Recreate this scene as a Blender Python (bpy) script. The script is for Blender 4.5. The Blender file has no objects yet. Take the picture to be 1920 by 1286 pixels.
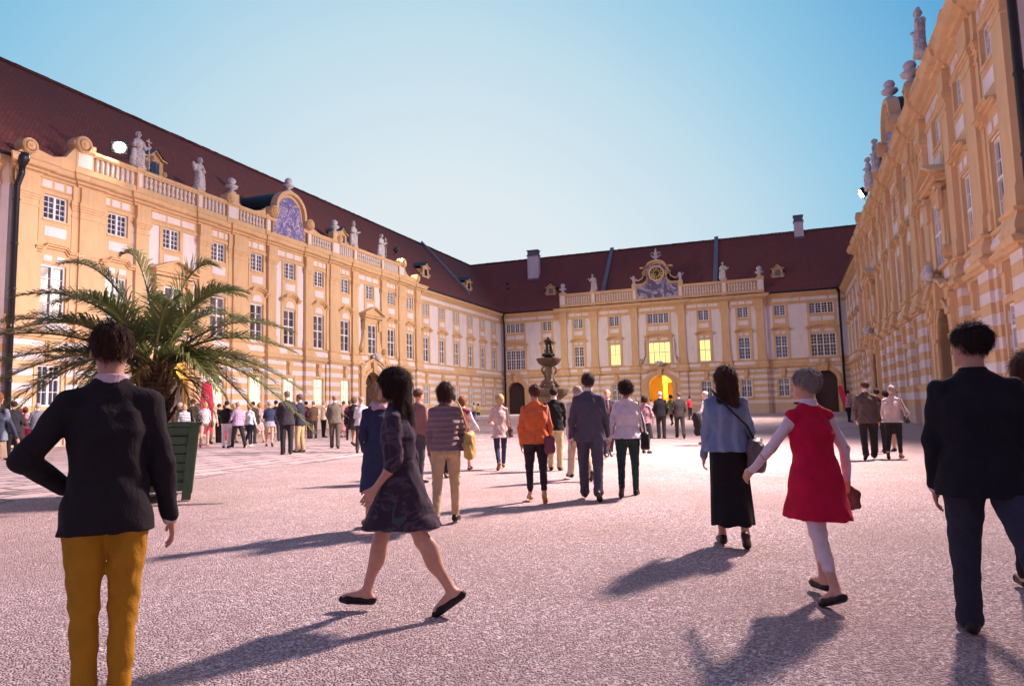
import bpy, bmesh, math, random
import numpy as np
from mathutils import Matrix, Vector
random.seed(7); rng=np.random.default_rng(7)
S=bpy.context.scene; COL=S.collection
PI=math.pi

# ------------------------------------------------------------------ camera
YAW,PITCH,ROLL,FPX=-0.3571,0.0953,-0.0249,1296.24
_f=Vector((math.sin(YAW)*math.cos(PITCH),math.cos(YAW)*math.cos(PITCH),math.sin(PITCH)))
_r=Vector((math.cos(YAW),-math.sin(YAW),0)); _u=_r.cross(_f)
_r2=_r*math.cos(ROLL)+_u*math.sin(ROLL); _u2=-_r*math.sin(ROLL)+_u*math.cos(ROLL)
cd=bpy.data.cameras.new('camera'); cam=bpy.data.objects.new('camera',cd); COL.objects.link(cam)
M=Matrix.Identity(4)
for i in range(3): M[i][0]=_r2[i]; M[i][1]=_u2[i]; M[i][2]=-_f[i]
M[2][3]=1.05
cam.matrix_world=M
cd.sensor_width=36; cd.sensor_fit='HORIZONTAL'; cd.lens=FPX/1920*36; cd.clip_start=.05; cd.clip_end=3000
S.camera=cam
S.render.resolution_x=1024; S.render.resolution_y=685

# ------------------------------------------------------------------ twilight sky
W=bpy.data.worlds.new("World"); S.world=W; W.use_nodes=True
nt=W.node_tree; nt.nodes.clear()
def N(t,typ,**kw):
    n=t.nodes.new(typ)
    for k,v in kw.items(): setattr(n,k,v)
    return n
out=N(nt,'ShaderNodeOutputWorld'); bg=N(nt,'ShaderNodeBackground'); tc=N(nt,'ShaderNodeTexCoord')
gaz=math.radians(-26); gel=math.radians(3)
gl=(math.sin(gaz)*math.cos(gel),math.cos(gaz)*math.cos(gel),math.sin(gel))
dot=N(nt,'ShaderNodeVectorMath',operation='DOT_PRODUCT'); dot.inputs[1].default_value=gl
nt.links.new(tc.outputs['Generated'],dot.inputs[0])
ac=N(nt,'ShaderNodeMath',operation='ARCCOSINE'); nt.links.new(dot.outputs['Value'],ac.inputs[0])
dv=N(nt,'ShaderNodeMath',operation='DIVIDE'); nt.links.new(ac.outputs[0],dv.inputs[0]); dv.inputs[1].default_value=PI
nz=N(nt,'ShaderNodeTexNoise'); nz.inputs['Scale'].default_value=1.6; nz.inputs['Detail'].default_value=3
nt.links.new(tc.outputs['Generated'],nz.inputs['Vector'])
ad=N(nt,'ShaderNodeMath',operation='MULTIPLY_ADD'); nt.links.new(nz.outputs['Fac'],ad.inputs[0]); ad.inputs[1].default_value=.03; nt.links.new(dv.outputs[0],ad.inputs[2])
rp=N(nt,'ShaderNodeValToRGB'); nt.links.new(ad.outputs[0],rp.inputs[0])
SKY=[(0,(.50,.53,.55)),(.085,(.47,.525,.56)),(.15,(.34,.46,.53)),(.20,(.19,.37,.50)),(.25,(.075,.25,.44)),(.31,(.03,.15,.36)),(.45,(.13,.15,.31)),(.7,(.20,.16,.27)),(1,(.20,.16,.25))]
cr=rp.color_ramp
while len(cr.elements)<len(SKY): cr.elements.new(.5)
for e,(p,c) in zip(cr.elements,SKY): e.position=p+.015; e.color=(*c,1)
nt.links.new(rp.outputs[0],bg.inputs[0]); bg.inputs[1].default_value=1.0
nt.links.new(bg.outputs[0],out.inputs[0])
S.view_settings.view_transform='Standard'; S.view_settings.look='None'; S.view_settings.exposure=0.66; S.view_settings.gamma=1
S.render.engine='CYCLES'

# ------------------------------------------------------------------ helpers
def tag(o,label=None,cat=None,group=None,kind=None):
    if label: o['label']=label
    if cat: o['category']=cat
    if group: o['group']=group
    if kind: o['kind']=kind
    return o
def empty(name,loc,rz=0,label=None,cat=None,group=None,kind=None,parent=None):
    o=bpy.data.objects.new(name,None); COL.objects.link(o); o.location=loc; o.rotation_euler=(0,0,rz)
    o.empty_display_size=.2
    if parent: o.parent=parent
    return tag(o,label,cat,group,kind)
def link(name,me,parent=None,loc=None,rz=None):
    o=bpy.data.objects.new(name,me); COL.objects.link(o)
    if parent: o.parent=parent
    if loc is not None: o.location=loc
    if rz is not None: o.rotation_euler=(0,0,rz)
    return o
def put_copy(o,parent=None,loc=None,rz=None,children=True):
    c=o.copy(); COL.objects.link(c)
    if parent is not None: c.parent=parent
    if loc is not None: c.location=loc
    if rz is not None: c.rotation_euler=(0,0,rz)
    if children:
        for ch in o.children:
            d=put_copy(ch,None); d.parent=c
    return c
class MB:
    def __init__(s): s.v=[]; s.f=[]; s.m=[]; s.sm=[]
    def face(s,pts,m=0,smooth=False):
        b=len(s.v); s.v+= [tuple(p) for p in pts]; s.f.append(tuple(range(b,b+len(pts)))); s.m.append(m); s.sm.append(smooth)
    def box(s,x0,x1,y0,y1,z0,z1,m=0,tx=0,ty=0):
        # tx,ty: taper of the top
        b=len(s.v)
        s.v+=[(x0,y0,z0),(x1,y0,z0),(x1,y1,z0),(x0,y1,z0),(x0+tx,y0+ty,z1),(x1-tx,y0+ty,z1),(x1-tx,y1-ty,z1),(x0+tx,y1-ty,z1)]
        for q in ((0,3,2,1),(4,5,6,7),(0,1,5,4),(1,2,6,5),(2,3,7,6),(3,0,4,7)):
            s.f.append(tuple(b+i for i in q)); s.m.append(m); s.sm.append(False)
    def F(s,u0,u1,d0,d1,z0,z1,m=0): s.box(u0,u1,-d1,-d0,z0,z1,m)   # facade box: d is outwards
    def lathe(s,prof,c=(0,0,0),n=16,m=0,smooth=True,axis='z',mod=None):
        b=len(s.v)
        for (r,z) in prof:
            for i in range(n):
                a=2*PI*i/n; rr=r*(mod(a,z) if mod else 1)
                if axis=='z': p=(c[0]+rr*math.cos(a),c[1]+rr*math.sin(a),c[2]+z)
                elif axis=='y': p=(c[0]+rr*math.cos(a),c[1]+z,c[2]+rr*math.sin(a))
                else: p=(c[0]+z,c[1]+rr*math.cos(a),c[2]+rr*math.sin(a))
                s.v.append(p)
        for k in range(len(prof)-1):
            for i in range(n):
                j=(i+1)%n; s.f.append((b+k*n+i,b+k*n+j,b+(k+1)*n+j,b+(k+1)*n+i)); s.m.append(m); s.sm.append(smooth)
        s.f.append(tuple(b+i for i in range(n))[::-1]); s.m.append(m); s.sm.append(False)
        s.f.append(tuple(b+(len(prof)-1)*n+i for i in range(n))); s.m.append(m); s.sm.append(False)
    def tube(s,pts,r,n=8,m=0,smooth=True):
        pts=[Vector(p) for p in pts]; rs=r if isinstance(r,(list,tuple)) else [r]*len(pts); b=len(s.v)
        up=Vector((0,0,1))
        for i,p in enumerate(pts):
            t=(pts[min(i+1,len(pts)-1)]-pts[max(i-1,0)]).normalized()
            a=t.cross(up) if abs(t.z)<.95 else t.cross(Vector((0,1,0)))
            a.normalize(); c=t.cross(a)
            for k in range(n):
                th=2*PI*k/n; q=p+(a*math.cos(th)+c*math.sin(th))*rs[i]; s.v.append(tuple(q))
        for i in range(len(pts)-1):
            for k in range(n):
                j=(k+1)%n; s.f.append((b+i*n+k,b+i*n+j,b+(i+1)*n+j,b+(i+1)*n+k)); s.m.append(m); s.sm.append(smooth)
        s.f.append(tuple(b+k for k in range(n))[::-1]); s.m.append(m); s.sm.append(False)
        s.f.append(tuple(b+(len(pts)-1)*n+k for k in range(n))); s.m.append(m); s.sm.append(False)
    def moulding(s,path,prof,m=0,caps=True):
        # path [(u,d)], prof [(o,z)] bottom to top, swept with mitres
        P=[np.array(p,float) for p in path]; n=len(P); nor=[]
        for i in range(n-1):
            t=P[i+1]-P[i]; t/=np.linalg.norm(t); nor.append(np.array([-t[1],t[0]]))
        b=len(s.v); k=len(prof)
        for i in range(n):
            if i==0: o=nor[0]
            elif i==n-1: o=nor[-1]
            else:
                q=nor[i-1]+nor[i]; o=q/(1+nor[i-1]@nor[i]+1e-9)
            for (oo,z) in prof:
                w=P[i]+o*oo; s.v.append((w[0],-w[1],z))
        for i in range(n-1):
            for j in range(k-1):
                s.f.append((b+i*k+j,b+(i+1)*k+j,b+(i+1)*k+j+1,b+i*k+j+1)); s.m.append(m); s.sm.append(False)
        if caps:
            s.f.append(tuple(b+j for j in range(k))); s.m.append(m); s.sm.append(False)
            s.f.append(tuple(b+(n-1)*k+j for j in range(k))[::-1]); s.m.append(m); s.sm.append(False)
    def prism(s,poly,d0,d1,m=0):
        # poly [(u,z)] extruded outwards from d0 to d1
        n=len(poly); b=len(s.v)
        s.v+=[(u,-d0,z) for u,z in poly]+[(u,-d1,z) for u,z in poly]
        s.f.append(tuple(b+i for i in range(n))); s.m.append(m); s.sm.append(False)
        s.f.append(tuple(b+n+i for i in range(n))[::-1]); s.m.append(m); s.sm.append(False)
        for i in range(n):
            j=(i+1)%n; s.f.append((b+i,b+n+i,b+n+j,b+j)); s.m.append(m); s.sm.append(False)
    def mesh(s,name,mats):
        me=bpy.data.meshes.new(name); me.from_pydata(s.v,[],s.f)
        for q in (mats if isinstance(mats,(list,tuple)) else [mats]): me.materials.append(q)
        me.polygons.foreach_set('material_index',s.m); me.polygons.foreach_set('use_smooth',s.sm)
        me.validate(); me.update()
        bm=bmesh.new(); bm.from_mesh(me); bmesh.ops.remove_doubles(bm,verts=bm.verts,dist=1e-5); bmesh.ops.recalc_face_normals(bm,faces=bm.faces); bm.to_mesh(me); bm.free()
        return me
    def build(s,name,mats,parent=None,loc=None,rz=None): return link(name,s.mesh(name,mats),parent,loc,rz)

# ------------------------------------------------------------------ materials
def new_mat(name):
    m=bpy.data.materials.new(name); m.use_nodes=True; return m,m.node_tree,m.node_tree.nodes['Principled BSDF']
def coords(t,kind='Object'):
    return N(t,'ShaderNodeTexCoord').outputs[kind]
def mixc(t,fac,a,b,mode='MIX'):
    n=N(t,'ShaderNodeMix',data_type='RGBA',blend_type=mode)
    for i,v in ((0,fac),(6,a),(7,b)):
        if isinstance(v,(int,float)): n.inputs[i].default_value=v
        elif isinstance(v,tuple): n.inputs[i].default_value=(*v[:3],1)
        else: t.links.new(v,n.inputs[i])
    return n.outputs[2]
def noise(t,vec,scale,detail=4,rough=.55,dist=0):
    n=N(t,'ShaderNodeTexNoise'); n.inputs['Scale'].default_value=scale; n.inputs['Detail'].default_value=detail; n.inputs['Roughness'].default_value=rough; n.inputs['Distortion'].default_value=dist
    if vec is not None: t.links.new(vec,n.inputs['Vector'])
    return n.outputs['Fac']
def maprange(t,v,a,b,c=0,d=1):
    n=N(t,'ShaderNodeMapRange'); t.links.new(v,n.inputs[0])
    for i,x in enumerate((a,b,c,d)): n.inputs[i+1].default_value=x
    return n.outputs[0]
def mapping(t,vec,scale=(1,1,1),rot=(0,0,0),loc=(0,0,0)):
    n=N(t,'ShaderNodeMapping'); t.links.new(vec,n.inputs[0]); n.inputs['Scale'].default_value=scale; n.inputs['Rotation'].default_value=rot; n.inputs['Location'].default_value=loc
    return n.outputs[0]
def bump(t,b,h,strength=.3,dist=.01):
    n=N(t,'ShaderNodeBump'); n.inputs['Strength'].default_value=strength; n.inputs['Distance'].default_value=dist
    t.links.new(h,n.inputs['Height']); t.links.new(n.outputs[0],b.inputs['Normal'])
def plaster(name,c,var=.16,rough=.85):
    m,t,b=new_mat(name); g=coords(t)
    n1=noise(t,g,.7,6,.65); n2=noise(t,mapping(t,g,(3,3,.35)),1.3,5,.6)
    col=mixc(t,maprange(t,n1,.35,.7),c,tuple(x*(1-var) for x in c))
    col=mixc(t,maprange(t,n2,.48,.8,0,.75),col,tuple(x*(.70) for x in c)); col=mixc(t,maprange(t,noise(t,g,5,6,.7),.56,.75,0,.35),col,tuple(x*.8 for x in c))
    t.links.new(col,b.inputs['Base Color']); b.inputs['Roughness'].default_value=rough
    bump(t,b,noise(t,g,35,4),.25,.01); return m
def simple(name,c,rough=.6,metal=0,var=.12,scale=4,bs=.15,spec=.5):
    m,t,b=new_mat(name); g=coords(t)
    col=mixc(t,noise(t,g,scale,4),tuple(x*(1-var) for x in c),tuple(min(1,x*(1+var)) for x in c))
    t.links.new(col,b.inputs['Base Color']); b.inputs['Roughness'].default_value=rough; b.inputs['Metallic'].default_value=metal
    b.inputs['Specular IOR Level'].default_value=spec
    if bs: bump(t,b,noise(t,g,scale*12,3),bs,.01)
    return m
def emis(name,c,s):
    m,t,b=new_mat(name); b.inputs['Base Color'].default_value=(*[x*.6 for x in c],1)
    b.inputs['Emission Color'].default_value=(*c,1); b.inputs['Emission Strength'].default_value=s; return m
ORANGE=(.76,.52,.295); CREAM=(.84,.78,.79)
M_OR=plaster('ochre_plaster',ORANGE); M_WH=plaster('cream_plaster',CREAM,.1)
M_PL=plaster('plinth_plaster',(.62,.50,.42),.2)
def stripes_mat():
    m,t,b=new_mat('banded_plaster'); g=coords(t)
    sx=N(t,'ShaderNodeSeparateXYZ'); t.links.new(g,sx.inputs[0])
    a=N(t,'ShaderNodeMath',operation='SUBTRACT'); a.inputs[0].default_value=4.56; t.links.new(sx.outputs[2],a.inputs[1])
    d=N(t,'ShaderNodeMath',operation='DIVIDE'); t.links.new(a.outputs[0],d.inputs[0]); d.inputs[1].default_value=.32
    h=N(t,'ShaderNodeMath',operation='MULTIPLY'); t.links.new(d.outputs[0],h.inputs[0]); h.inputs[1].default_value=.5
    fr=N(t,'ShaderNodeMath',operation='FRACT'); t.links.new(h.outputs[0],fr.inputs[0])
    gt=N(t,'ShaderNodeMath',operation='LESS_THAN'); t.links.new(fr.outputs[0],gt.inputs[0]); gt.inputs[1].default_value=.5
    n1=noise(t,g,.8,6,.65)
    cw=mixc(t,maprange(t,n1,.35,.7),CREAM,tuple(x*.86 for x in CREAM)); co=mixc(t,maprange(t,n1,.35,.7),ORANGE,tuple(x*.84 for x in ORANGE))
    col=mixc(t,gt.outputs[0],co,cw)
    f2=N(t,'ShaderNodeMath',operation='FRACT'); t.links.new(d.outputs[0],f2.inputs[0])
    ed=N(t,'ShaderNodeMath',operation='PINGPONG'); t.links.new(f2.outputs[0],ed.inputs[0]); ed.inputs[1].default_value=.5
    ln=maprange(t,ed.outputs[0],0,.035)
    pl=N(t,'ShaderNodeMath',operation='LESS_THAN'); t.links.new(sx.outputs[2],pl.inputs[0]); pl.inputs[1].default_value=.72
    col=mixc(t,pl.outputs[0],col,(.62,.50,.42))
    col=mixc(t,maprange(t,noise(t,mapping(t,g,(2,2,.5)),1.5,5),.5,.8,0,.4),col,(.5,.38,.3))
    t.links.new(col,b.inputs['Base Color']); b.inputs['Roughness'].default_value=.85
    bump(t,b,ln,.6,.03); return m
M_ST=stripes_mat()
def roof_mat():
    m,t,b=new_mat('roof_tiles'); g=coords(t,'UV')
    br=N(t,'ShaderNodeTexBrick'); t.links.new(g,br.inputs['Vector']); br.inputs['Scale'].default_value=1
    br.inputs['Brick Width'].default_value=.2; br.inputs['Row Height'].default_value=.16; br.inputs['Mortar Size'].default_value=.012; br.inputs['Bias'].default_value=0
    br.inputs['Color1'].default_value=(.29,.09,.065,1); br.inputs['Color2'].default_value=(.20,.062,.05,1); br.inputs['Mortar'].default_value=(.05,.02,.02,1)
    n1=noise(t,coords(t),.35,6,.65)
    col=mixc(t,maprange(t,n1,.35,.68),br.outputs[0],(.16,.06,.052))
    col=mixc(t,maprange(t,noise(t,mapping(t,g,(1.2,.15,1)),1.0,6,.7),.56,.8,0,.7),col,(.08,.045,.045))
    t.links.new(col,b.inputs['Base Color']); b.inputs['Roughness'].default_value=.85; b.inputs['Specular IOR Level'].default_value=.2
    bump(t,b,br.outputs[1],-.5,.03); return m
M_ROOF=roof_mat()
M_WHITE=simple('white_window_paint',(.82,.82,.84),.45,var=.04,bs=0)
def pane_mat(name,dark,light,lo=.45,hi=.6,rough=.08,ior=2.3):
    m,t,b=new_mat(name); g=coords(t); oi=N(t,'ShaderNodeObjectInfo')
    av=N(t,'ShaderNodeVectorMath',operation='ADD'); t.links.new(g,av.inputs[0])
    sc=N(t,'ShaderNodeVectorMath',operation='SCALE'); t.links.new(oi.outputs['Location'],sc.inputs[0]); sc.inputs['Scale'].default_value=3.7
    t.links.new(sc.outputs[0],av.inputs[1])
    n=noise(t,mapping(t,av.outputs[0],(7,1,.5)),1.2,3,.5)
    col=mixc(t,maprange(t,n,lo,hi),dark,light)
    t.links.new(col,b.inputs['Base Color']); b.inputs['Roughness'].default_value=rough; b.inputs['IOR'].default_value=ior
    bump(t,b,noise(t,av.outputs[0],1.5,2),.12,.05)
    return m
M_PANE=pane_mat('window_glass',(.02,.028,.06),(.10,.12,.18),.5,.75)
M_CURT=pane_mat('curtained_glass',(.035,.03,.045),(.17,.14,.165),.40,.62,.18,1.45)
def lit_mat(name,c,s):
    m,t,b=new_mat(name); g=coords(t)
    n=noise(t,mapping(t,g,(5,1,.6)),1.6,3)
    col=mixc(t,maprange(t,n,.35,.7),c,tuple(x*.72 for x in c))
    b.inputs['Base Color'].default_value=(.3,.25,.15,1); t.links.new(col,b.inputs['Emission Color']); b.inputs['Emission Strength'].default_value=s; b.inputs['Roughness'].default_value=.2; return m
M_LITY=lit_mat('lit_yellow_glass',(1,.84,.22),1.1); M_LITW=lit_mat('lit_pale_glass',(1,.82,.50),1.5)
M_DOOR=simple('dark_oak_door',(.055,.032,.035),.5,scale=3); M_METAL=simple('dark_metal',(.03,.032,.042),.4,.6,bs=.05)
M_COPPER=simple('dark_copper_sheet',(.035,.05,.055),.4,.4,bs=.1); M_STONE=simple('pale_statue_stone',(.60,.58,.60),.8,var=.3,scale=5,bs=.5)
M_GOLD=simple('gilding',(.90,.66,.22),.4,.25,bs=.05); M_BLACK=simple('black_paint',(.012,.012,.014),.4,bs=0)
M_BAL=simple('baluster_stone',(.74,.68,.66),.85,var=.12,scale=6)
M_LEAD=simple('weathered_lead',(.16,.18,.21),.6,.2,var=.3,scale=2)
M_CHIM=plaster('chimney_render',(.72,.69,.72),.15)
def fresco(name,cols,scale,seed):
    m,t,b=new_mat(name); g=mapping(t,coords(t),(1,1,1),(0,0,0),(seed,0,seed))
    n=noise(t,g,scale,7,.62,1.6); rr=N(t,'ShaderNodeValToRGB'); t.links.new(n,rr.inputs[0])
    e=rr.color_ramp
    while len(e.elements)<len(cols): e.elements.new(.5)
    for i,(el,c) in enumerate(zip(e.elements,cols)): el.position=.30+.42*i/(len(cols)-1); el.color=(*c,1)
    w=noise(t,g,scale*3.2,5,.7,2.2)
    col=mixc(t,maprange(t,w,.52,.6,0,.8),rr.outputs[0],tuple(x*.3 for x in cols[1]))
    t.links.new(col,b.inputs['Base Color']); b.inputs['Roughness'].default_value=.7; return m
M_FR1=fresco('fresco_blue_violet',[(.70,.62,.40),(.10,.10,.42),(.55,.50,.68),(.20,.12,.30),(.12,.20,.60),(.68,.45,.22),(.60,.60,.75)],1.1,3)
M_FR2=fresco('fresco_storm_blue',[(.16,.16,.34),(.30,.28,.52),(.50,.46,.62),(.08,.08,.16),(.22,.16,.30),(.34,.34,.55)],.55,9)
# ------------------------------------------------------------------ ground
def sst(a,b,v):
    t=min(1,max(0,(v-a)/(b-a))); return t*t*(3-2*t)
def gz(x,y): return -.3*(1-max(sst(16,46,y),.7*sst(5,15,-x)))
def grid_sheet(xs,ys,dz=0):
    V=[(x,y,gz(x,y)+dz) for y in ys for x in xs]; n=len(xs); F=[]
    for j in range(len(ys)-1):
        for i in range(n-1): F.append((j*n+i,j*n+i+1,(j+1)*n+i+1,(j+1)*n+i))
    return V,F
def gravel_mat():
    m,t,b=new_mat('pale_gravel'); g=coords(t)
    vo=N(t,'ShaderNodeTexVoronoi'); vo.inputs['Scale'].default_value=62; vo.inputs['Randomness'].default_value=1; t.links.new(g,vo.inputs['Vector'])
    sx=N(t,'ShaderNodeSeparateColor'); t.links.new(vo.outputs['Color'],sx.inputs[0])
    v2=N(t,'ShaderNodeTexVoronoi'); v2.inputs['Scale'].default_value=130; t.links.new(g,v2.inputs['Vector'])
    s2=N(t,'ShaderNodeSeparateColor'); t.links.new(v2.outputs['Color'],s2.inputs[0])
    col=mixc(t,sx.outputs[0],(.40,.265,.26),(1.0,.80,.79))
    col=mixc(t,maprange(t,s2.outputs[1],.4,.9,0,.9),col,(.22,.16,.17))
    col=mixc(t,maprange(t,sx.outputs[2],.85,.9,0,.8),col,(.9,.84,.82))
    col=mixc(t,maprange(t,noise(t,g,.35,6,.7),.40,.60,0,.62),col,(.42,.30,.27))
    col=mixc(t,maprange(t,noise(t,g,6,5,.7),.35,.7,0,.45),col,(.46,.35,.35))
    t.links.new(col,b.inputs['Base Color']); b.inputs['Roughness'].default_value=.95; b.inputs['Specular IOR Level'].default_value=.2
    ds=maprange(t,vo.outputs['Distance'],0,.6,1,0)
    ds2=N(t,'ShaderNodeMath',operation='ADD'); t.links.new(ds,ds2.inputs[0]); t.links.new(noise(t,g,9,5,.7),ds2.inputs[1])
    bump(t,b,ds2.outputs[0],1,.02); return m
xs=[-150,-100,-70,-50,-40]+[x*1.0 for x in range(-34,12)]+[16,25,40,70,120,150]
ys=[-150,-80,-40,-20,-10]+[y*1.0 for y in range(-6,52)]+[60,70,80,100,150]
V,F=grid_sheet(xs,ys); me=bpy.data.meshes.new('gravel_ground'); me.from_pydata(V,[],F); me.materials.append(gravel_mat())
me.polygons.foreach_set('use_smooth',[True]*len(F))
o=link('ground',me); tag(o,'pale pinkish gravel covering the courtyard floor',kind='structure')
def slab_mat():
    m,t,b=new_mat('stone_slabs'); g=coords(t)
    wob=N(t,'ShaderNodeTexNoise'); wob.inputs['Scale'].default_value=1.3; t.links.new(g,wob.inputs['Vector'])
    sc=N(t,'ShaderNodeVectorMath',operation='SCALE'); t.links.new(wob.outputs['Color'],sc.inputs[0]); sc.inputs['Scale'].default_value=.38
    av=N(t,'ShaderNodeVectorMath',operation='ADD'); t.links.new(g,av.inputs[0]); t.links.new(sc.outputs[0],av.inputs[1])
    br=N(t,'ShaderNodeTexBrick'); t.links.new(mapping(t,av.outputs[0],rot=(0,0,PI/2)),br.inputs['Vector']); br.inputs['Scale'].default_value=1
    br.inputs['Brick Width'].default_value=.95; br.inputs['Row Height'].default_value=.6; br.inputs['Mortar Size'].default_value=.045; br.inputs['Bias'].default_value=-.1
    br.inputs['Color1'].default_value=(.62,.49,.48,1); br.inputs['Color2'].default_value=(.44,.34,.34,1); br.inputs['Mortar'].default_value=(.10,.07,.075,1)
    col=mixc(t,maprange(t,noise(t,g,5,6,.7),.35,.7,0,.5),br.outputs[0],(.30,.24,.23))
    pm=maprange(t,noise(t,g,.28,3,.5),.56,.62,0,.85)
    col=mixc(t,pm,col,(.50,.41,.38))
    t.links.new(col,b.inputs['Base Color']); b.inputs['Roughness'].default_value=.8
    bump(t,b,br.outputs[1],-.6,.03); return m
xs=[-32,-29,-26,-23,-20,-18,-16,-15,-14,-13,-12,-11.5,-11]; ys=[-4+i for i in range(0,80)]
V,F=grid_sheet(xs,ys,.006)
V=[(x+(.12*math.sin(y*1.3)+.08*math.sin(y*3.1) if x==-11 else 0),y,z) for x,y,z in V]
me=bpy.data.meshes.new('paving'); me.from_pydata(V,[],F); me.materials.append(slab_mat()); me.polygons.foreach_set('use_smooth',[True]*len(F))
tag(link('path',me),'strip of large worn stone slabs along the left wing',kind='structure')

# ------------------------------------------------------------------ facade elements
UPZ0,UPZ1,PNZ0,PNZ1,GFZ0,GFZ1=9.88,11.0,5.56,7.85,1.66,3.46
CACHE={}
def frame_mesh(key,w,h,ncol,rows,transoms=(),mull=.10,groups=2):
    # white casement window, recessed; origin bottom centre on the wall plane
    m=MB(); T=.075; d0,d1=-.16,-.06
    m.F(-w/2,-w/2+T,d0,d1,0,h); m.F(w/2-T,w/2,d0,d1,0,h); m.F(-w/2+T,w/2-T,d0,d1,h-T,h); m.F(-w/2+T,w/2-T,d0,d1+.02,0,T)
    for g in range(1,groups):
        x=-w/2+w*g/groups; m.F(x-mull/2,x+mull/2,d0,d1+.015,T,h-T)
    for z in transoms: m.F(-w/2+T,w/2-T,d0,d1+.028,z-.045,z+.045)
    gw=w/groups
    for g in range(groups):
        a=-w/2+gw*g+(T if g==0 else mull/2); b=-w/2+gw*(g+1)-(T if g==groups-1 else mull/2)
        for c in range(1,ncol):
            x=a+(b-a)*c/ncol; m.F(x-.014,x+.014,d0+.03,d1-.012,T,h-T)
        zs=[T]+[q for q in transoms]+[h-T]
        for (za,zb),n in zip(zip(zs,zs[1:]),rows):
            for r in range(1,n):
                z=za+(zb-za)*r/n; m.F(a,b,d0+.03,d1-.02,z-.014,z+.014)
    return m.mesh('window_'+key,M_WHITE)
def pane_mesh(key,w,h,mt):
    m=MB(); m.F(-w/2,w/2,-.16,-.13,0,h); return m.mesh('pane_'+key,mt)
WIN=dict(upper=(1.10,1.12,2,(4,),(),2),tall=(1.15,2.29,1,(2,2),(1.2,),2),tallfine=(1.15,2.29,2,(3,3),(1.2,),2),low=(1.06,1.80,2,(2,3),(1.18,),2),
  upperwide=(2.28,1.12,2,(4,),(),4),tallwide=(2.34,2.29,2,(3,3),(1.2,),4))
def put_window(kind,glass,parent,u,d,z):
    key=kind+glass
    if key in CACHE:
        return put_copy(CACHE[key],parent,(u,-d,z))
    w,h,nc,rows,tr,gr=WIN[kind]
    fm=CACHE.setdefault('f'+kind,None) or frame_mesh(kind,w,h,nc,rows,tr,.10,gr); CACHE['f'+kind]=fm
    o=link('window',fm,parent,(u,-d,z)); 
    link('pane',pane_mesh(key,w,h,dict(dark=M_PANE,curtain=M_CURT,yellow=M_LITY,pale=M_LITW)[glass]),o)
    CACHE[key]=o; return o
def band(m,pts,th,d0,d1,mat=0):
    # a moulding following (u,z) points, th high
    for (a,b) in zip(pts,pts[1:]):
        m.prism([(a[0],a[1]),(b[0],b[1]),(b[0],b[1]+th),(a[0],a[1]+th)],d0,d1,mat)
def hood_pts(w,kind,z):
    if kind=='step': return [(-w,z),(-w*.62,z),(-w*.45,z+.2),(w*.45,z+.2),(w*.62,z),(w,z)]
    if kind=='arch': return [(-w,z),(-w*.68,z)]+[(w*.68*math.sin(a),z+.05+.30*math.cos(a)) for a in np.linspace(-PI/2*.92,PI/2*.92,9)]+[(w*.68,z),(w,z)]
    if kind=='bow': return [(-w,z),(-w*.8,z),(-w*.7,z+.09)]+[(w*.6*t,z+.12+.10*(1-t*t)) for t in np.linspace(-1,1,7)]+[(w*.7,z+.09),(w*.8,z),(w,z)]
def surround_mesh(key,upw,pnw,hood,gf=True,wide=0):
    k='s'+key
    if k in CACHE: return CACHE[k]
    m=MB(); s=.06
    a=upw/2; b=a+.2
    for sg in (-1,1):
        x0,x1=sorted((sg*a,sg*b)); m.F(x0,x1,0,s,UPZ0,UPZ1-.003)
    m.F(-b,b,0,s,8.98,UPZ0); m.F(-a-.05,a+.05,s,s+.05,UPZ0-.09,UPZ0-.005)
    n=2 if wide else 1
    for i in range(n):
        c=(i-(n-1)/2)*a*1.02; hw=a*.9/n
        m.F(c-hw,c+hw,s,s+.022,9.12,9.56,1)
    p=pnw/2; q=p+.24
    m.prism([(-b,8.98),(-b,8.85),(-q-.05,8.5),(-q,8.3),(q,8.3),(q+.05,8.5),(b,8.85),(b,8.98)],0,s)
    for sg in (-1,1):
        x0,x1=sorted((sg*p,sg*q)); m.F(x0,x1,0,s,5.5,7.9)
        if hood=='arch': continue
        x0,x1=sorted((sg*p*.18,sg*p*.85)); m.F(x0,x1,s,s+.02,8.02,8.28,1)
    m.F(-q,q,0,s,7.9,8.3)
    if hood=='arch': m.prism([(-p*.75,8.0)]+[(p*.75*math.sin(t),8.02+.40*math.cos(t)) for t in np.linspace(-1.5,1.5,9)]+[(p*.75,8.0)],s,s+.02,1)
    if hood:
        pts=hood_pts(q+.14,hood,8.36)
        band(m,pts,.09,0,.16); band(m,[(x,z+.09) for x,z in pts],.08,0,.27); band(m,[(x,z+.17) for x,z in pts],.05,0,.33)
    if gf:
        for sg in (-1,1):
            x0,x1=sorted((sg*.53,sg*.68)); m.F(x0,x1,0,.05,1.46,3.62)
        m.F(-.53,.53,0,.05,3.46,3.62); m.F(-.62,.62,.0,.12,1.5,1.66); m.F(-.53,.53,0,.05,1.38,1.5)
        m.F(-.22,.22,0,.07,3.62,4.5); m.prism([(-.13,3.66),(.13,3.66),(.19,4.45),(-.19,4.45)],.07,.17); m.F(-.17,.17,.17,.21,4.2,4.45)
    CACHE[k]=m.mesh('surround_'+key,[M_OR,M_WH]); return CACHE[k]
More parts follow.
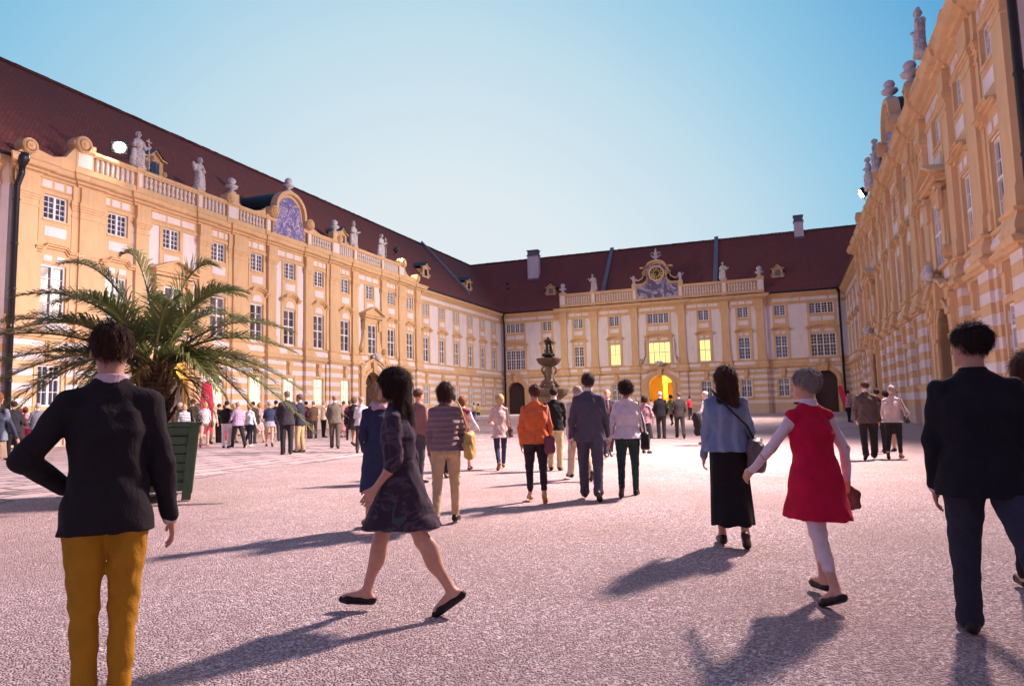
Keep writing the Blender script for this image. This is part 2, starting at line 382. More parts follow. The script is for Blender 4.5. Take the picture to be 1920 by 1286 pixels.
def pilaster_mesh(w,step=False):
    k='pil%.2f%d'%(w,step)
    if k in CACHE: return CACHE[k]
    m=MB(); h=w/2; D=.2
    def blk(h,D):
        m.F(-h-.05,h+.05,0,D+.05,5.5,5.98); m.F(-h-.025,h+.025,0,D+.025,5.98,6.06)
        m.F(-h,h,0,D,6.06,10.25)
        for z0,z1,e in ((10.25,10.33,.03),(10.33,10.55,.0),(10.55,10.66,.04),(10.66,10.76,.08),(10.76,10.84,.12),(10.84,10.99,.07)): m.F(-h-e,h+e,0,D+e,z0,z1)
        m.F(-h,h,0,D+.04,10.99,11.68)
        m.F(-h-.02,h+.02,0,D+.02,0,4.5,1); m.F(-h-.02,h+.02,0,D,4.9,5.38)
    blk(h,D)
    if step: blk(h+.32,.09)
    CACHE[k]=m.mesh('pilaster',[M_OR,M_ST]); return CACHE[k]
def wall(parent,u0,u1,d,holes,name='wall',ends=(0,0),pd=0):
    """wall sheet at depth d with rectangular holes (a,b,z0,z1) and reveals; upper cream, lower banded"""
    m=MB(); us=sorted({u0,u1}|{h[0] for h in holes}|{h[1] for h in holes}); zs=sorted({-.6,4.56,12.1}|{h[2] for h in holes}|{h[3] for h in holes})
    for a,b in zip(us,us[1:]):
        for z0,z1 in zip(zs,zs[1:]):
            uc,zc=(a+b)/2,(z0+z1)/2
            if any(h[0]<uc<h[1] and h[2]<zc<h[3] for h in holes): continue
            m.face([(a,-d,z0),(b,-d,z0),(b,-d,z1),(a,-d,z1)],1 if zc<4.56 else 0)
    for h in holes:
        a,b,z0,z1=h[:4]; dep=h[4] if len(h)>4 else .2; mt=1 if z1<4.6 else 2
        if len(h)>5: continue
        e=d-dep
        m.face([(a,-d,z0),(a,-e,z0),(a,-e,z1),(a,-d,z1)],mt); m.face([(b,-e,z0),(b,-d,z0),(b,-d,z1),(b,-e,z1)],mt)
        m.face([(a,-d,z1),(a,-e,z1),(b,-e,z1),(b,-d,z1)],2); m.face([(a,-e,z0),(a,-d,z0),(b,-d,z0),(b,-e,z0)],2)
    for e,u in zip(ends,(u0,u1)):
        if e:
            m.face([(u,-d,-.6),(u,-d+e,-.6),(u,-d+e,4.56),(u,-d,4.56)],1); m.face([(u,-d,4.56),(u,-d+e,4.56),(u,-d+e,12.1),(u,-d,12.1)],0)
    # narrow the mesh: merged and normals recomputed in build
    return m.build(name,[M_WH,M_ST,M_OR],parent)
def arch_poly(c,w,sp,rise,n=16): return [(c+w*math.cos(t),sp+rise*math.sin(t)) for t in np.linspace(0,PI,n+1)]
def arch_bay(parent,c,w,sp,rise,ztop,d,half,zbase=-.6,panel=M_OR,ring=.3,depth=.45,slab=.0):
    """projecting slab around an arched opening: spandrels, jambs, archivolt, keystone"""
    m=MB(); A=arch_poly(c,w,sp,rise); t=d+slab
    # front face left, right, spandrels
    m.F(c-half,c-w,d-depth if 0 else d-.02,t,zbase,sp); m.F(c+w,c+half,d-.02,t,zbase,sp)
    m.prism([(c+half,sp),(c+half,ztop),(c,ztop)]+[(u,z) for u,z in A[:9]][::-1],d-.02,t)
    m.prism([(c-half,ztop),(c-half,sp)]+[(u,z) for u,z in A[8:]][::-1]+[(c,ztop)],d-.02,t)
    # soffit and jambs
    pts=[(c+w,zbase)]+A+[(c-w,zbase)]
    for a,b in zip(pts,pts[1:]): m.face([(a[0],-t,a[1]),(b[0],-t,b[1]),(b[0],-(d-depth),b[1]),(a[0],-(d-depth),a[1])])
    # archivolt
    for k,(r0,r1,dd) in enumerate(((.0,ring*.55,.07),(ring*.55,ring,.12))):
        I=arch_poly(c,w+r0,sp,rise+r0); O=arch_poly(c,w+r1,sp,rise+r1)
        for a,b,e,f in zip(I,I[1:],O,O[1:]): m.prism([a,e,f,b],t,t+dd)
    for sg in (-1,1):
        x0,x1=sorted((c+sg*w,c+sg*(w+ring))); m.F(x0,x1,t,t+.08,zbase,sp-.12); x0,x1=sorted((c+sg*(w-.02),c+sg*(w+ring+.08))); m.F(x0,x1,t,t+.15,sp-.14,sp+.02)
        # white spandrel panel
        q=half-.12
        m.prism([(c+sg*q,ztop-.12),(c+sg*q,sp+rise*.62),(c+sg*(w+ring)*.88,sp+rise*.98),(c+sg*(w*.42),ztop-.12)][::sg],t,t+.018,1)
    m.prism([(c-.14,sp+rise-.05),(c+.14,sp+rise-.05),(c+.26,ztop+.1),(c-.26,ztop+.1)],t,t+.26)
    return m.build('archway',[panel,M_WH],parent)
def door_leaf(parent,c,w,sp,rise,d,name='door'):
    m=MB(); A=arch_poly(c,w+.02,sp,rise+.02); m.prism([(c-w-.02,-.5)]+[(c+w+.02,-.5)]+A,d-.08,d)
    for sg in (-1,1):
        for (z0,z1) in ((.25,1.0),(1.15,1.9),(2.05,sp-.25)):
            x0,x1=sorted((c+sg*.12,c+sg*(w-.14))); m.F(x0,x1,d,d+.03,z0,z1); m.F(x0+.1,x1-.1,d+.03,d+.05,z0+.1,z1-.1)
    m.F(c-w,c+w,d,d+.07,sp-.1,sp+.03); m.F(c-.05,c+.05,d,d+.06,-.4,sp-.1)
    for t in np.linspace(.25,PI-.25,7):
        m.prism([(c+.2*math.cos(t-.1),sp+.05+.2*math.sin(t)),(c+.2*math.cos(t+.1),sp+.05+.2*math.sin(t+.03)),(c+(w-.08)*math.cos(t+.03),sp+(rise-.08)*math.sin(t+.03)),(c+(w-.08)*math.cos(t-.03),sp+(rise-.08)*math.sin(t-.03))],d,d+.035)
    o=m.build(name,M_DOOR,parent)
    k=MB(); k.lathe([(.015,0),(.03,.01),(.045,.05),(.03,.08),(.005,.09)],(c+.16,-d-.03-.09,1.15),10,axis='y'); k.build('handle',M_METAL,o); return o
def cartouche(parent,c,z,d,s=1):
    m=MB()
    for i in range(26):
        a=random.uniform(0,2*PI); r=random.uniform(.15,.55)*s; q=random.uniform(.09,.2)*s
        m.lathe([(q*.1,-q),(q*.7,-q*.7),(q,0),(q*.7,q*.7),(q*.1,q)],(c+r*math.cos(a),-d-random.uniform(0,.2),z+r*.6*math.sin(a)),7)
    m.lathe([(.02,-.3*s),(.24*s,-.2*s),(.32*s,0),(.24*s,.2*s),(.02,.3*s)],(c,-d-.12,z),10)
    return m.build('cartouche',M_STONE,parent)
CORN=[(0,11.66),(.07,11.68),(.1,11.76),(.24,11.80),(.28,11.88),(.46,11.92),(.5,11.98),(.54,12.12),(.6,12.16),(.6,12.2),(.5,12.23),(-.3,12.34)]
STRG=[(0,4.50),(.08,4.52),(.10,4.60),(.2,4.63),(.24,4.72),(.24,4.78),(.16,4.84),(.12,4.88),(.15,4.98),(.13,5.10),(.05,5.3),(.04,5.36),(.11,5.38),(.13,5.46),(0,5.5)]
ARCH_=[(0,10.98),(.05,10.99),(.07,11.05),(.05,11.1),(.04,11.18),(.07,11.2),(0,11.24)]
def entablature(parent,u0,u1,d,pils,jog=.2,arches=(),strings=True):
    """cornice, architrave and string course following the pilaster jogs"""
    def path(j,extra=0,skip=()):
        P=[(u0,d)]
        for (c,w) in sorted(pils):
            a,b=c-w/2-extra,c+w/2+extra
            if a<=u0+.01 or b>=u1-.01: continue
            P+=[(a,d),(a,d+j),(b,d+j),(b,d)]
        return P+[(u1,d)]
    m=MB(); m.moulding(path(.1,.05),CORN); m.build('cornice',M_OR,parent)
    m=MB(); m.moulding([(u0,d),(u1,d)],ARCH_); 
    cs=sorted([u0]+[c for c,w in pils]+[u1])
    m.F(u0,u1,d-.02,d+.012,11.24,11.67)
    for a,b in zip(cs,cs[1:]):
        L=b-a-1.2
        if L<.7: continue
        n=3 if L>1.4 else 2
        for i in range(n):
            q0=a+.6+L*i/n+.06; q1=a+.6+L*(i+1)/n-.06
            m.F(q0,q1,d+.012,d+.03,11.30,11.62,1)
    m.build('frieze',[M_OR,M_WH],parent)
    if strings:
        segs=[]; cur=u0
        for (c,h) in sorted(arches): segs.append((cur,c-h)); cur=c+h
        segs.append((cur,u1)); al=path(jog+.02,.05)
        for a,b in segs:
            m=MB(); P=[p for p in al if a<p[0]<b]
            dd=lambda u: d+ (jog+.02 if any(c-w/2-.05<u<c+w/2+.05 for c,w in pils) else 0)
            m.moulding([(a,dd(a))]+P+[(b,dd(b))],STRG)
            for e,f in zip(cs,cs[1:]):
                if f-e<1.6 or any(e<c<f for c,h in arches) or not (a<=e and f<=b): continue
                for q0,q1 in ((e+.65,e+.65+(f-e-1.3)*.36),(f-.65-(f-e-1.3)*.36,f-.65)) if f-e>3.5 else ((e+.7,f-.7),):
                    m.face([(q0,-d-.155,4.96),(q1,-d-.155,4.96),(q1,-d-.152,5.1),(q0,-d-.152,5.1)],1); m.face([(q0,-d-.152,5.1),(q1,-d-.152,5.1),(q1,-d-.07,5.31),(q0,-d-.07,5.31)],1)
            m.build('string_course',[M_OR,M_WH],parent)
def scroll(m,u,d,z,r,w=.5,mat=0):
    m.lathe([(r,-w/2),(r,w/2)],(u,-d,z),20,mat,smooth=False,axis='y')
    for k,(q,e) in enumerate(((r*.95,.05),(r*.55,.09),(r*.25,.13))):
        m.lathe([(q,0),(q*.9,-.03-e*.5),(q*.8,-.0)],(u,-d-w/2,z),18,mat,axis='y')
        m.lathe([(q*.55,-e),(q*.5,-e-.02)],(u,-d-w/2+.02,z),14,mat,axis='y')
def balusters(m,u0,u1,d,z0,z1,mode):
    n=max(2,int((u1-u0)/.27)); h=z1-z0
    for i in range(n):
        c=u0+(u1-u0)*(i+.5)/n
        if mode=='slot': m.lathe([(.055,0),(.085,.05),(.085,h-.05),(.055,h)],(c,-d,z0),8,1,smooth=False)
        else: m.lathe([(.05,0),(.10,.14*h),(.105,.24*h),(.045,.46*h),(.045,.54*h),(.105,.76*h),(.10,.86*h),(.05,h)],(c,-d,z0),8,1)
def balustrade(parent,u0,u1,d,z0,zb,zt,z1,mode):
    m=MB(); m.F(u0,u1,d-.3,d,z0,zb); m.F(u0,u1,d-.2,d-.12,zb,zt); m.F(u0,u1,d-.28,d+.03,zt,zt+.08); m.F(u0,u1,d-.33,d+.08,zt+.08,z1)
    balusters(m,u0+.1,u1-.1,d-.06,zb,zt,mode)
    return m.build('balustrade',[M_OR,M_BAL],parent)
def post(parent,u,w,d,z0,z1):
    m=MB(); m.F(u-w/2,u+w/2,d-.32,d+.05,z0,z1-.16); m.F(u-w/2-.05,u+w/2+.05,d-.36,d+.11,z1-.16,z1+.015); m.F(u-w/2+.08,u+w/2-.08,d+.05,d+.065,z0+.5,z1-.3,1)
    return m.build('parapet_post',[M_OR,M_WH],parent)
def roof_part(parent,u0,u1,name='roof'):
    """gabled tiled roof; court slope d .62..-7.05, back slope behind"""
    Q=[(.62,12.16),(.1,12.6),(-.6,13.2),(-7.05,20.02),(-14.8,12.1)]
    me=bpy.data.meshes.new('roof'); V=[]; 
    for d,z in Q: V+=[(u0,-d,z),(u1,-d,z)]
    F=[(2*i,2*i+1,2*i+3,2*i+2) for i in range(4)]+[(0,2,4,6,8),(1,9,7,5,3)]
    me.from_pydata(V,[],F); me.materials.append(M_ROOF); uv=me.uv_layers.new(name='UVMap')
    L=[0]; 
    for (a,b),(c,e) in zip(Q,Q[1:]): L.append(L[-1]+math.hypot(a-c,b-e))
    for p in me.polygons:
        for li in p.loop_indices:
            vi=me.loops[li].vertex_index; uv.data[li].uv=(V[vi][0],L[vi//2])
    bm=bmesh.new(); bm.from_mesh(me); bmesh.ops.recalc_face_normals(bm,faces=bm.faces); bm.to_mesh(me); bm.free()
    o=link(name,me,parent)
    m=MB(); u=u0
    while u<u1:
        m.box(u+.01,u+.37,7.05-.14,7.05+.14,19.93,20.13+.03*random.random(),0,0,.08); u+=.38
    m.build('ridge_tiles',M_ROOF,o)
    m=MB(); m.tube([(u0,-.66,12.2),(u1,-.66,12.2)],.09,8); m.F(u0,u1,.30,.6,12.2,12.26); m.build('gutter',M_METAL,o)
    return o
def rz_(d): return 13.2+(-.6-d)*(20.02-13.2)/6.45
def dormer(roof,u,d,s=1):
    z=rz_(d); m=MB(); w=.72*s; h=1.25*s
    dep=h*1.1+.5
    # cheeks and front with a dark arched opening
    m.box(u-w*.72,u+w*.72,-d,-d+dep,z-.25,z+h*.62)
    m.F(u-w*.95,u+w*.95,d-.02,d+.1,z-.12,z+.06); 
    for sg in (-1,1): m.F(*sorted((u+sg*w*.45,u+sg*w*.8)),d,d+.1,z+.06,z+h*.66); scroll(m,u+sg*w*.95,d-.0,z+.2*s,.16*s,.2)
    pts=[(u-w*1.05,z+h*.66),(u-w*.6,z+h*.72),(u,z+h*1.05),(u+w*.6,z+h*.72),(u+w*1.05,z+h*.66)]
    band(m,pts,.10,d-.05,d+.22); m.prism([(u-w*.75,z+h*.6),(u+w*.75,z+h*.6),(u+w*.6,z+h*.72),(u,z+h*1.05),(u-w*.6,z+h*.72)],d-.05,d+.08)
    o=m.build('dormer',M_OR,roof)
    m=MB(); A=arch_poly(u,w*.34,z+h*.38,w*.36,8); m.prism([(u-w*.34,z+.06),(u+w*.34,z+.06)]+A,d+.08,d+.105); m.build('window',M_PANE,o)
    m=MB(); B=[(a,b+.11) for a,b in pts]
    for a,b in zip(B,B[1:]): m.prism([(a[0],a[1]),(b[0],b[1]),(b[0],b[1]+.06),(a[0],a[1]+.06)],d-dep,d+.3)
    m.build('dormer_roof',M_COPPER,o); return o
def firewall(roof,u,u2=None):
    m=MB(); w=.22; u2=u if u2 is None else u2
    a=[(u,-7.2,20.5),(u2,-1.0,13.95)]
    V=[]
    for (uu,d,z) in a: V+=[(uu-w,-d,z),(uu+w,-d,z),(uu+w,-d,z-1.2),(uu-w,-d,z-1.2)]
    b=len(m.v); m.v+=V
    for q in ((0,1,5,4),(1,2,6,5),(2,3,7,6),(3,0,4,7),(0,3,2,1),(4,5,6,7)): m.f.append(q); m.m.append(0); m.sm.append(False)
    return m.build('fire_wall',M_LEAD,roof)
def chimney(roof,u,d,w,zt):
    z=rz_(d)-.6; m=MB(); m.F(u-w/2,u+w/2,d-.9,d,z,zt-.75); m.F(u-w/2-.06,u+w/2+.06,d-.96,d+.06,z,z+.75,1); 
    m.F(u-w/2-.07,u+w/2+.07,d-.97,d+.07,zt-.75,zt-.6,1); m.F(u-w/2+.02,u+w/2-.02,d-.88,d-.02,zt-.6,zt-.12,1); m.F(u-w/2-.06,u+w/2+.06,d-.96,d+.06,zt-.12,zt,1)
    return m.build('chimney',[M_CHIM,M_LEAD],roof)
def drainpipe(parent,u,d,z1,z0,r=.075,hop=True):
    m=MB()
    if hop: m.tube([(u,-d-.45,z1+.35),(u,-d-.45,z1+.1),(u,-d-.42,z1-.25)],[.24,.24,.1],10)
    m.tube([(u,-d-.42,z1-.2),(u,-d-.4,z1-.5),(u,-d-.14,z1-1.0),(u,-d-.14,z0)],r,10)
    z=z1-1.6
    while z>z0+.2: m.lathe([(r+.025,0),(r+.025,.06)],(u,-d-.14,z),10,smooth=False); z-=1.9
    return m.build('drainpipe',M_METAL,parent)
# ------------------------------------------------------------------ SDF body kit (surface nets)
def surfnet(Fv,org,h):
    nx,ny,nz=Fv.shape; ins=Fv<0
    C=[(0,0,0),(1,0,0),(0,1,0),(1,1,0),(0,0,1),(1,0,1),(0,1,1),(1,1,1)]
    def sh(A,c): return A[c[0]:nx-1+c[0],c[1]:ny-1+c[1],c[2]:nz-1+c[2]]
    cnt=sum(sh(ins,c).astype(np.int8) for c in C); act=(cnt>0)&(cnt<8); I=np.argwhere(act)
    if len(I)==0: return np.zeros((0,3)),np.zeros((0,4),int)
    acc=np.zeros((len(I),3)); num=np.zeros(len(I)); vals=[Fv[I[:,0]+c[0],I[:,1]+c[1],I[:,2]+c[2]] for c in C]
    for a in range(8):
        for b in range(a+1,8):
            if sum(x!=y for x,y in zip(C[a],C[b]))!=1: continue
            fa,fb=vals[a],vals[b]; s=(fa<0)!=(fb<0); t=np.where(s,fa/(fa-fb+1e-12*(~s)),0)
            p=np.array(C[a])+(np.array(C[b])-np.array(C[a]))*t[:,None]; acc+=p*s[:,None]; num+=s
    V=(I+acc/num[:,None])*h+org
    idx=-np.ones(act.shape,int); idx[I[:,0],I[:,1],I[:,2]]=np.arange(len(I)); Q=[]
    for ax in range(3):
        o=[(0,1,2),(1,2,0),(2,0,1)][ax]; A=np.moveaxis(ins,o,(0,1,2)); K=np.moveaxis(idx,o,(0,1,2))
        s=A[:-1]!=A[1:]; s=s[:,1:-1,1:-1]; E=np.argwhere(s)
        if len(E)==0: continue
        i,j,k=E[:,0],E[:,1]+1,E[:,2]+1
        q=np.stack([K[i,j-1,k-1],K[i,j,k-1],K[i,j,k],K[i,j-1,k]],1); fl=A[i,j,k]
        q[~fl]=q[~fl][:,::-1]; Q.append(q)
    return V,np.concatenate(Q)
class Sdf:
    def __init__(s,lo,hi,h):
        s.h=h; s.lo=np.array(lo,float)-2*h; n=np.ceil((np.array(hi)+2*h-s.lo)/h).astype(int)+1
        s.ax=[(s.lo[i]+np.arange(n[i])*h).astype(np.float32) for i in range(3)]; s.F=np.full(n,1.,np.float32)
    def sl(s,lo,hi):
        r=[]
        for i in range(3):
            a=int(np.searchsorted(s.ax[i],lo[i])); b=int(np.searchsorted(s.ax[i],hi[i])); r.append(slice(a,max(a,b)))
        return tuple(r)
    def grid(s,sl): return s.ax[0][sl[0]][:,None,None],s.ax[1][sl[1]][None,:,None],s.ax[2][sl[2]][None,None,:]
    def comb(s,sl,d,k,mode='u'):
        A=s.F[sl]
        if A.size==0: return
        if mode=='u':
            if k>0: hh=np.clip(.5+.5*(A-d)/k,0,1); s.F[sl]=A+(d-A)*hh-k*hh*(1-hh)
            else: s.F[sl]=np.minimum(A,d)
        elif mode=='s': s.F[sl]=np.maximum(A,-d)
    def cap(s,a,b,ra,rb,k=.03,mode='u',sy=1):
        a=np.array(a,float); b=np.array(b,float); R=max(ra,rb)*max(1,sy)+k+3*s.h
        sl=s.sl(np.minimum(a,b)-R,np.maximum(a,b)+R); X,Y,Z=s.grid(sl); ab=b-a; L=ab@ab+1e-9
        t=np.clip(((X-a[0])*ab[0]+(Y-a[1])*ab[1]+(Z-a[2])*ab[2])/L,0,1)
        dx=X-a[0]-ab[0]*t; dy=(Y-a[1]-ab[1]*t)/sy; dz=Z-a[2]-ab[2]*t
        s.comb(sl,(np.sqrt(dx*dx+dy*dy+dz*dz)-(ra+(rb-ra)*t)).astype(np.float32),k,mode)
    def ell(s,c,r,k=.03,mode='u'):
        R=max(r)+k+3*s.h; sl=s.sl(np.array(c)-R,np.array(c)+R); X,Y,Z=s.grid(sl)
        q=np.sqrt(((X-c[0])/r[0])**2+((Y-c[1])/r[1])**2+((Z-c[2])/r[2])**2); s.comb(sl,((q-1)*min(r)).astype(np.float32),k,mode)
    def loft(s,sec,k=.03,mode='u',pw=2.3):
        # sec: [(z,rx,ry,cx,cy)] bottom to top
        sec=np.array(sec,float); z0,z1=sec[0,0],sec[-1,0]; R=max(sec[:,1].max(),sec[:,2].max())+np.abs(sec[:,3:]).max()+k+3*s.h
        sl=s.sl((-R,-R,z0-k-3*s.h),(R,R,z1+k+3*s.h)); X,Y,Z=s.grid(sl)
        zz=s.ax[2][sl[2]]; g=[np.interp(zz,sec[:,0],sec[:,i])[None,None,:] for i in range(1,5)]
        q=(np.abs((X-g[2])/g[0])**pw+np.abs((Y-g[3])/g[1])**pw)**(1/pw); d=(q-1)*np.minimum(g[0],g[1]); d=np.maximum(d,np.maximum(z0-Z,Z-z1))
        s.comb(sl,d.astype(np.float32),k,mode)
    def below(s,z,rx=None):   # remove everything below z
        X,Y,Z=s.grid((slice(None),)*3); s.F=np.maximum(s.F,(z-Z).astype(np.float32))
    def above(s,z):
        X,Y,Z=s.grid((slice(None),)*3); s.F=np.maximum(s.F,(Z-z).astype(np.float32))
    def wrinkle(s,a,sc,seed=0,dirz=1.0):
        X,Y,Z=s.grid((slice(None),)*3); f=sc
        n=np.sin(X*f*1.0+seed+2.1*np.sin(Z*f*.55+seed*2))*np.sin(Z*f*dirz+1.7*np.sin(X*f*.8+seed*3)+Y*f*.7)+.5*np.sin((X+Z*.6)*f*1.9+1.3*np.sin(Y*f*1.5+seed))
        s.F=s.F+(a*n).astype(np.float32)
    def mesh(s): return surfnet(s.F,s.lo,s.h)
def vq_mesh(name,parts,mats):
    """parts [(V,Q,matindex)] -> one mesh"""
    Vs=[];Fs=[];Ms=[];b=0
    for V,Q,m in parts:
        if len(V)==0: continue
        Vs.append(V); Fs.append(Q+b); Ms.append(np.full(len(Q),m)); b+=len(V)
    V=np.concatenate(Vs); Q=np.concatenate(Fs); Mi=np.concatenate(Ms).astype(np.int32)
    me=bpy.data.meshes.new(name); me.vertices.add(len(V)); me.vertices.foreach_set('co',V.astype(np.float32).ravel())
    me.loops.add(Q.size); me.loops.foreach_set('vertex_index',Q.ravel().astype(np.int32)); me.polygons.add(len(Q))
    me.polygons.foreach_set('loop_start',np.arange(0,Q.size,4,dtype=np.int32)); me.polygons.foreach_set('loop_total',np.full(len(Q),4,np.int32))
    for q in mats: me.materials.append(q)
    me.polygons.foreach_set('material_index',Mi); me.polygons.foreach_set('use_smooth',np.ones(len(Q),bool)); me.update(calc_edges=True); return me
def rotz(V,a):
    c,s=math.cos(a),math.sin(a); return np.stack([V[:,0]*c-V[:,1]*s,V[:,0]*s+V[:,1]*c,V[:,2]],1)

# stone statues: draped figure as one carved mesh
def statue_mesh(var,h=.020,putto=False):
    s=Sdf((-.75,-.45,-.02),(.75,.45,2.15),h); r=random.Random(var)
    lean=r.uniform(-.05,.05); sg=1 if var%2 else -1
    if putto:
        s.loft([(0,.3,.25,0,0),(.1,.3,.25,0,0)],.02)
        s.cap((.1,0,.1),(.08,.02,.5),.10,.13,.05); s.cap((-.1,0,.1),(-.08,-.02,.5),.10,.13,.05); s.ell((0,0,.65),(.2,.17,.3),.06); s.ell((0,0,1.12),(.17,.17,.18),.03)
        s.cap((.17,0,.85),(.48,0,.7 if sg>0 else 1.1),.09,.06,.04); s.cap((-.17,0,.85),(-.5,-.05,1.1 if sg>0 else .75),.09,.06,.04)
        s.cap((-.3,.1,.8),(-.2,.15,1.2),.05,.1,.04)
    else:
        s.loft([(0,.34,.28,0,0),(.12,.32,.27,0,0)],.02)
        s.loft([(.1,.27,.22,.03*sg,0),(.5,.24,.2,.0,0),(.9,.22,.17,-.02*sg,0),(1.1,.18,.15,-.03*sg,0),(1.35,.22,.15,lean,0),(1.52,.17,.12,lean,0)],.05)
        s.cap((.1*sg,-.14,.15),(.09*sg,-.12,.85),.10,.13,.06); s.cap((lean,0,1.5),(lean*1.5,-.02,1.62),.07,.06,.04)
        s.ell((lean*1.7,-.04,1.75),(.105,.12,.145),.02); s.ell((lean*1.7,.03,1.78),(.12,.12,.14),.03)
        if var%3==0: s.ell((lean*1.7,0,1.93),(.1,.09,.09),.02)
        s.cap((.21,0,1.42),(.34,-.06,1.12),.09,.075,.05); s.cap((-.21,0,1.42),(-.34,-.04,1.14),.09,.075,.05)
        t=(.34+.2,-.2,1.25) if sg>0 else (.1,-.25,1.2); s.cap((.34,-.06,1.12),t,.07,.05,.03)
        t=(-.1,-.25,1.05) if sg>0 else (-.52,-.12,1.45); s.cap((-.34,-.04,1.14),t,.07,.05,.03)
        s.cap((.25*sg,.1,1.35),(-.3*sg,.05,.5),.1,.14,.05); s.cap((-.3*sg,0,.9),(-.32*sg,.02,.2),.1,.15,.05)
        if var%4==1: s.cap((.5*sg,-.15,.1),(.45*sg,-.15,1.7),.03,.025,.01); s.cap((.3*sg,-.15,1.55),(.6*sg,-.15,1.52),.03,.03,.01)
    s.wrinkle(.02,30,var,.3); s.wrinkle(.008,75,var+2,.25); s.below(-.01)
    V,Q=s.mesh(); return vq_mesh('statue',[(V,Q,0)],[M_STONE])
def statue(world,rz,var,label,scale=1,group=None,putto=False,cat='statue',name='statue'):
    me=statue_mesh(var,.020,putto); o=link(name,me,None,world,rz); o.scale=(scale,)*3
    return tag(o,label,cat,group)
def urn(world,label,s=1,group=None,ornate=False,rz=0):
    m=MB(); sc=s
    m.lathe([(r*sc,z*sc) for r,z in [(.26,0),(.26,.08),(.16,.13),(.12,.2),(.15,.26),(.3,.32),(.36,.42),(.34,.48),(.2,.52),(.15,.58),(.22,.66),(.24,.76),(.19,.88),(.08,.95),(.02,.98)]],(0,0,0),20,mod=lambda a,z: 1+.05*math.cos(a*10)*(1 if .3*sc<z<.5*sc or z>.6*sc else 0))
    if ornate:
        for sg in (-1,1):
            m.tube([(sg*.2*sc,0,.45*sc),(sg*.5*sc,0,.6*sc),(sg*.52*sc,0,.9*sc),(sg*.3*sc,0,.95*sc),(sg*.25*sc,0,.8*sc)],[.07*sc,.08*sc,.07*sc,.05*sc,.03*sc],8)
        m.lathe([(.12*sc,.9*sc),(.2*sc,1.0*sc),(.08*sc,1.1*sc),(.12*sc,1.2*sc),(.02*sc,1.42*sc)],(0,0,0),10)
    o=m.build('stone_urn',M_STONE); o.location=world; o.rotation_euler=(0,0,rz); return tag(o,label,'urn',group)
def flood(world,target,label,power,size=.3,glow=60,col=(1,.80,.60),spread=150):
    """floodlight housing with glowing lens plus the light it gives"""
    d=(Vector(target)-Vector(world)).normalized(); q=d.to_track_quat('-Z','Y')
    o=empty('floodlight',world,0,label,'floodlight'); o.rotation_mode='QUATERNION'; o.rotation_quaternion=q
    m=MB(); m.box(-size,size,-size*.75,size*.75,.03,.2); m.box(-size*.7,size*.7,-size*.5,size*.5,.2,.34)
    for a,b,c,e in ((-size,size,-size*.75-.03,-size*.75),(-size,size,size*.75,size*.75+.03),(-size-.03,-size,-size*.78,size*.78),(size,size+.03,-size*.78,size*.78)): m.box(a,b,c,e,-.06,.2)
    m.build('housing',M_METAL,o)
    m=MB(); m.lathe([(size*.72,0),(size*.72,.03)],(0,0,-.002),24,smooth=False); m.build('lens',emis('lamp_lens',col,glow),o)
    m=MB(); m.tube([(-size-.06,0,.1),(-size-.06,-.5,.1),(0,-.55,.1),(size+.06,-.5,.1),(size+.06,0,.1)],.02,6); m.build('bracket',M_METAL,o)
    L=bpy.data.lights.new('flood_beam','SPOT'); L.energy=power; L.color=col; L.spot_size=math.radians(spread); L.spot_blend=.9; L.shadow_soft_size=.85
    l=link('flood_beam',L,o); l.location=(0,0,-.10); return o

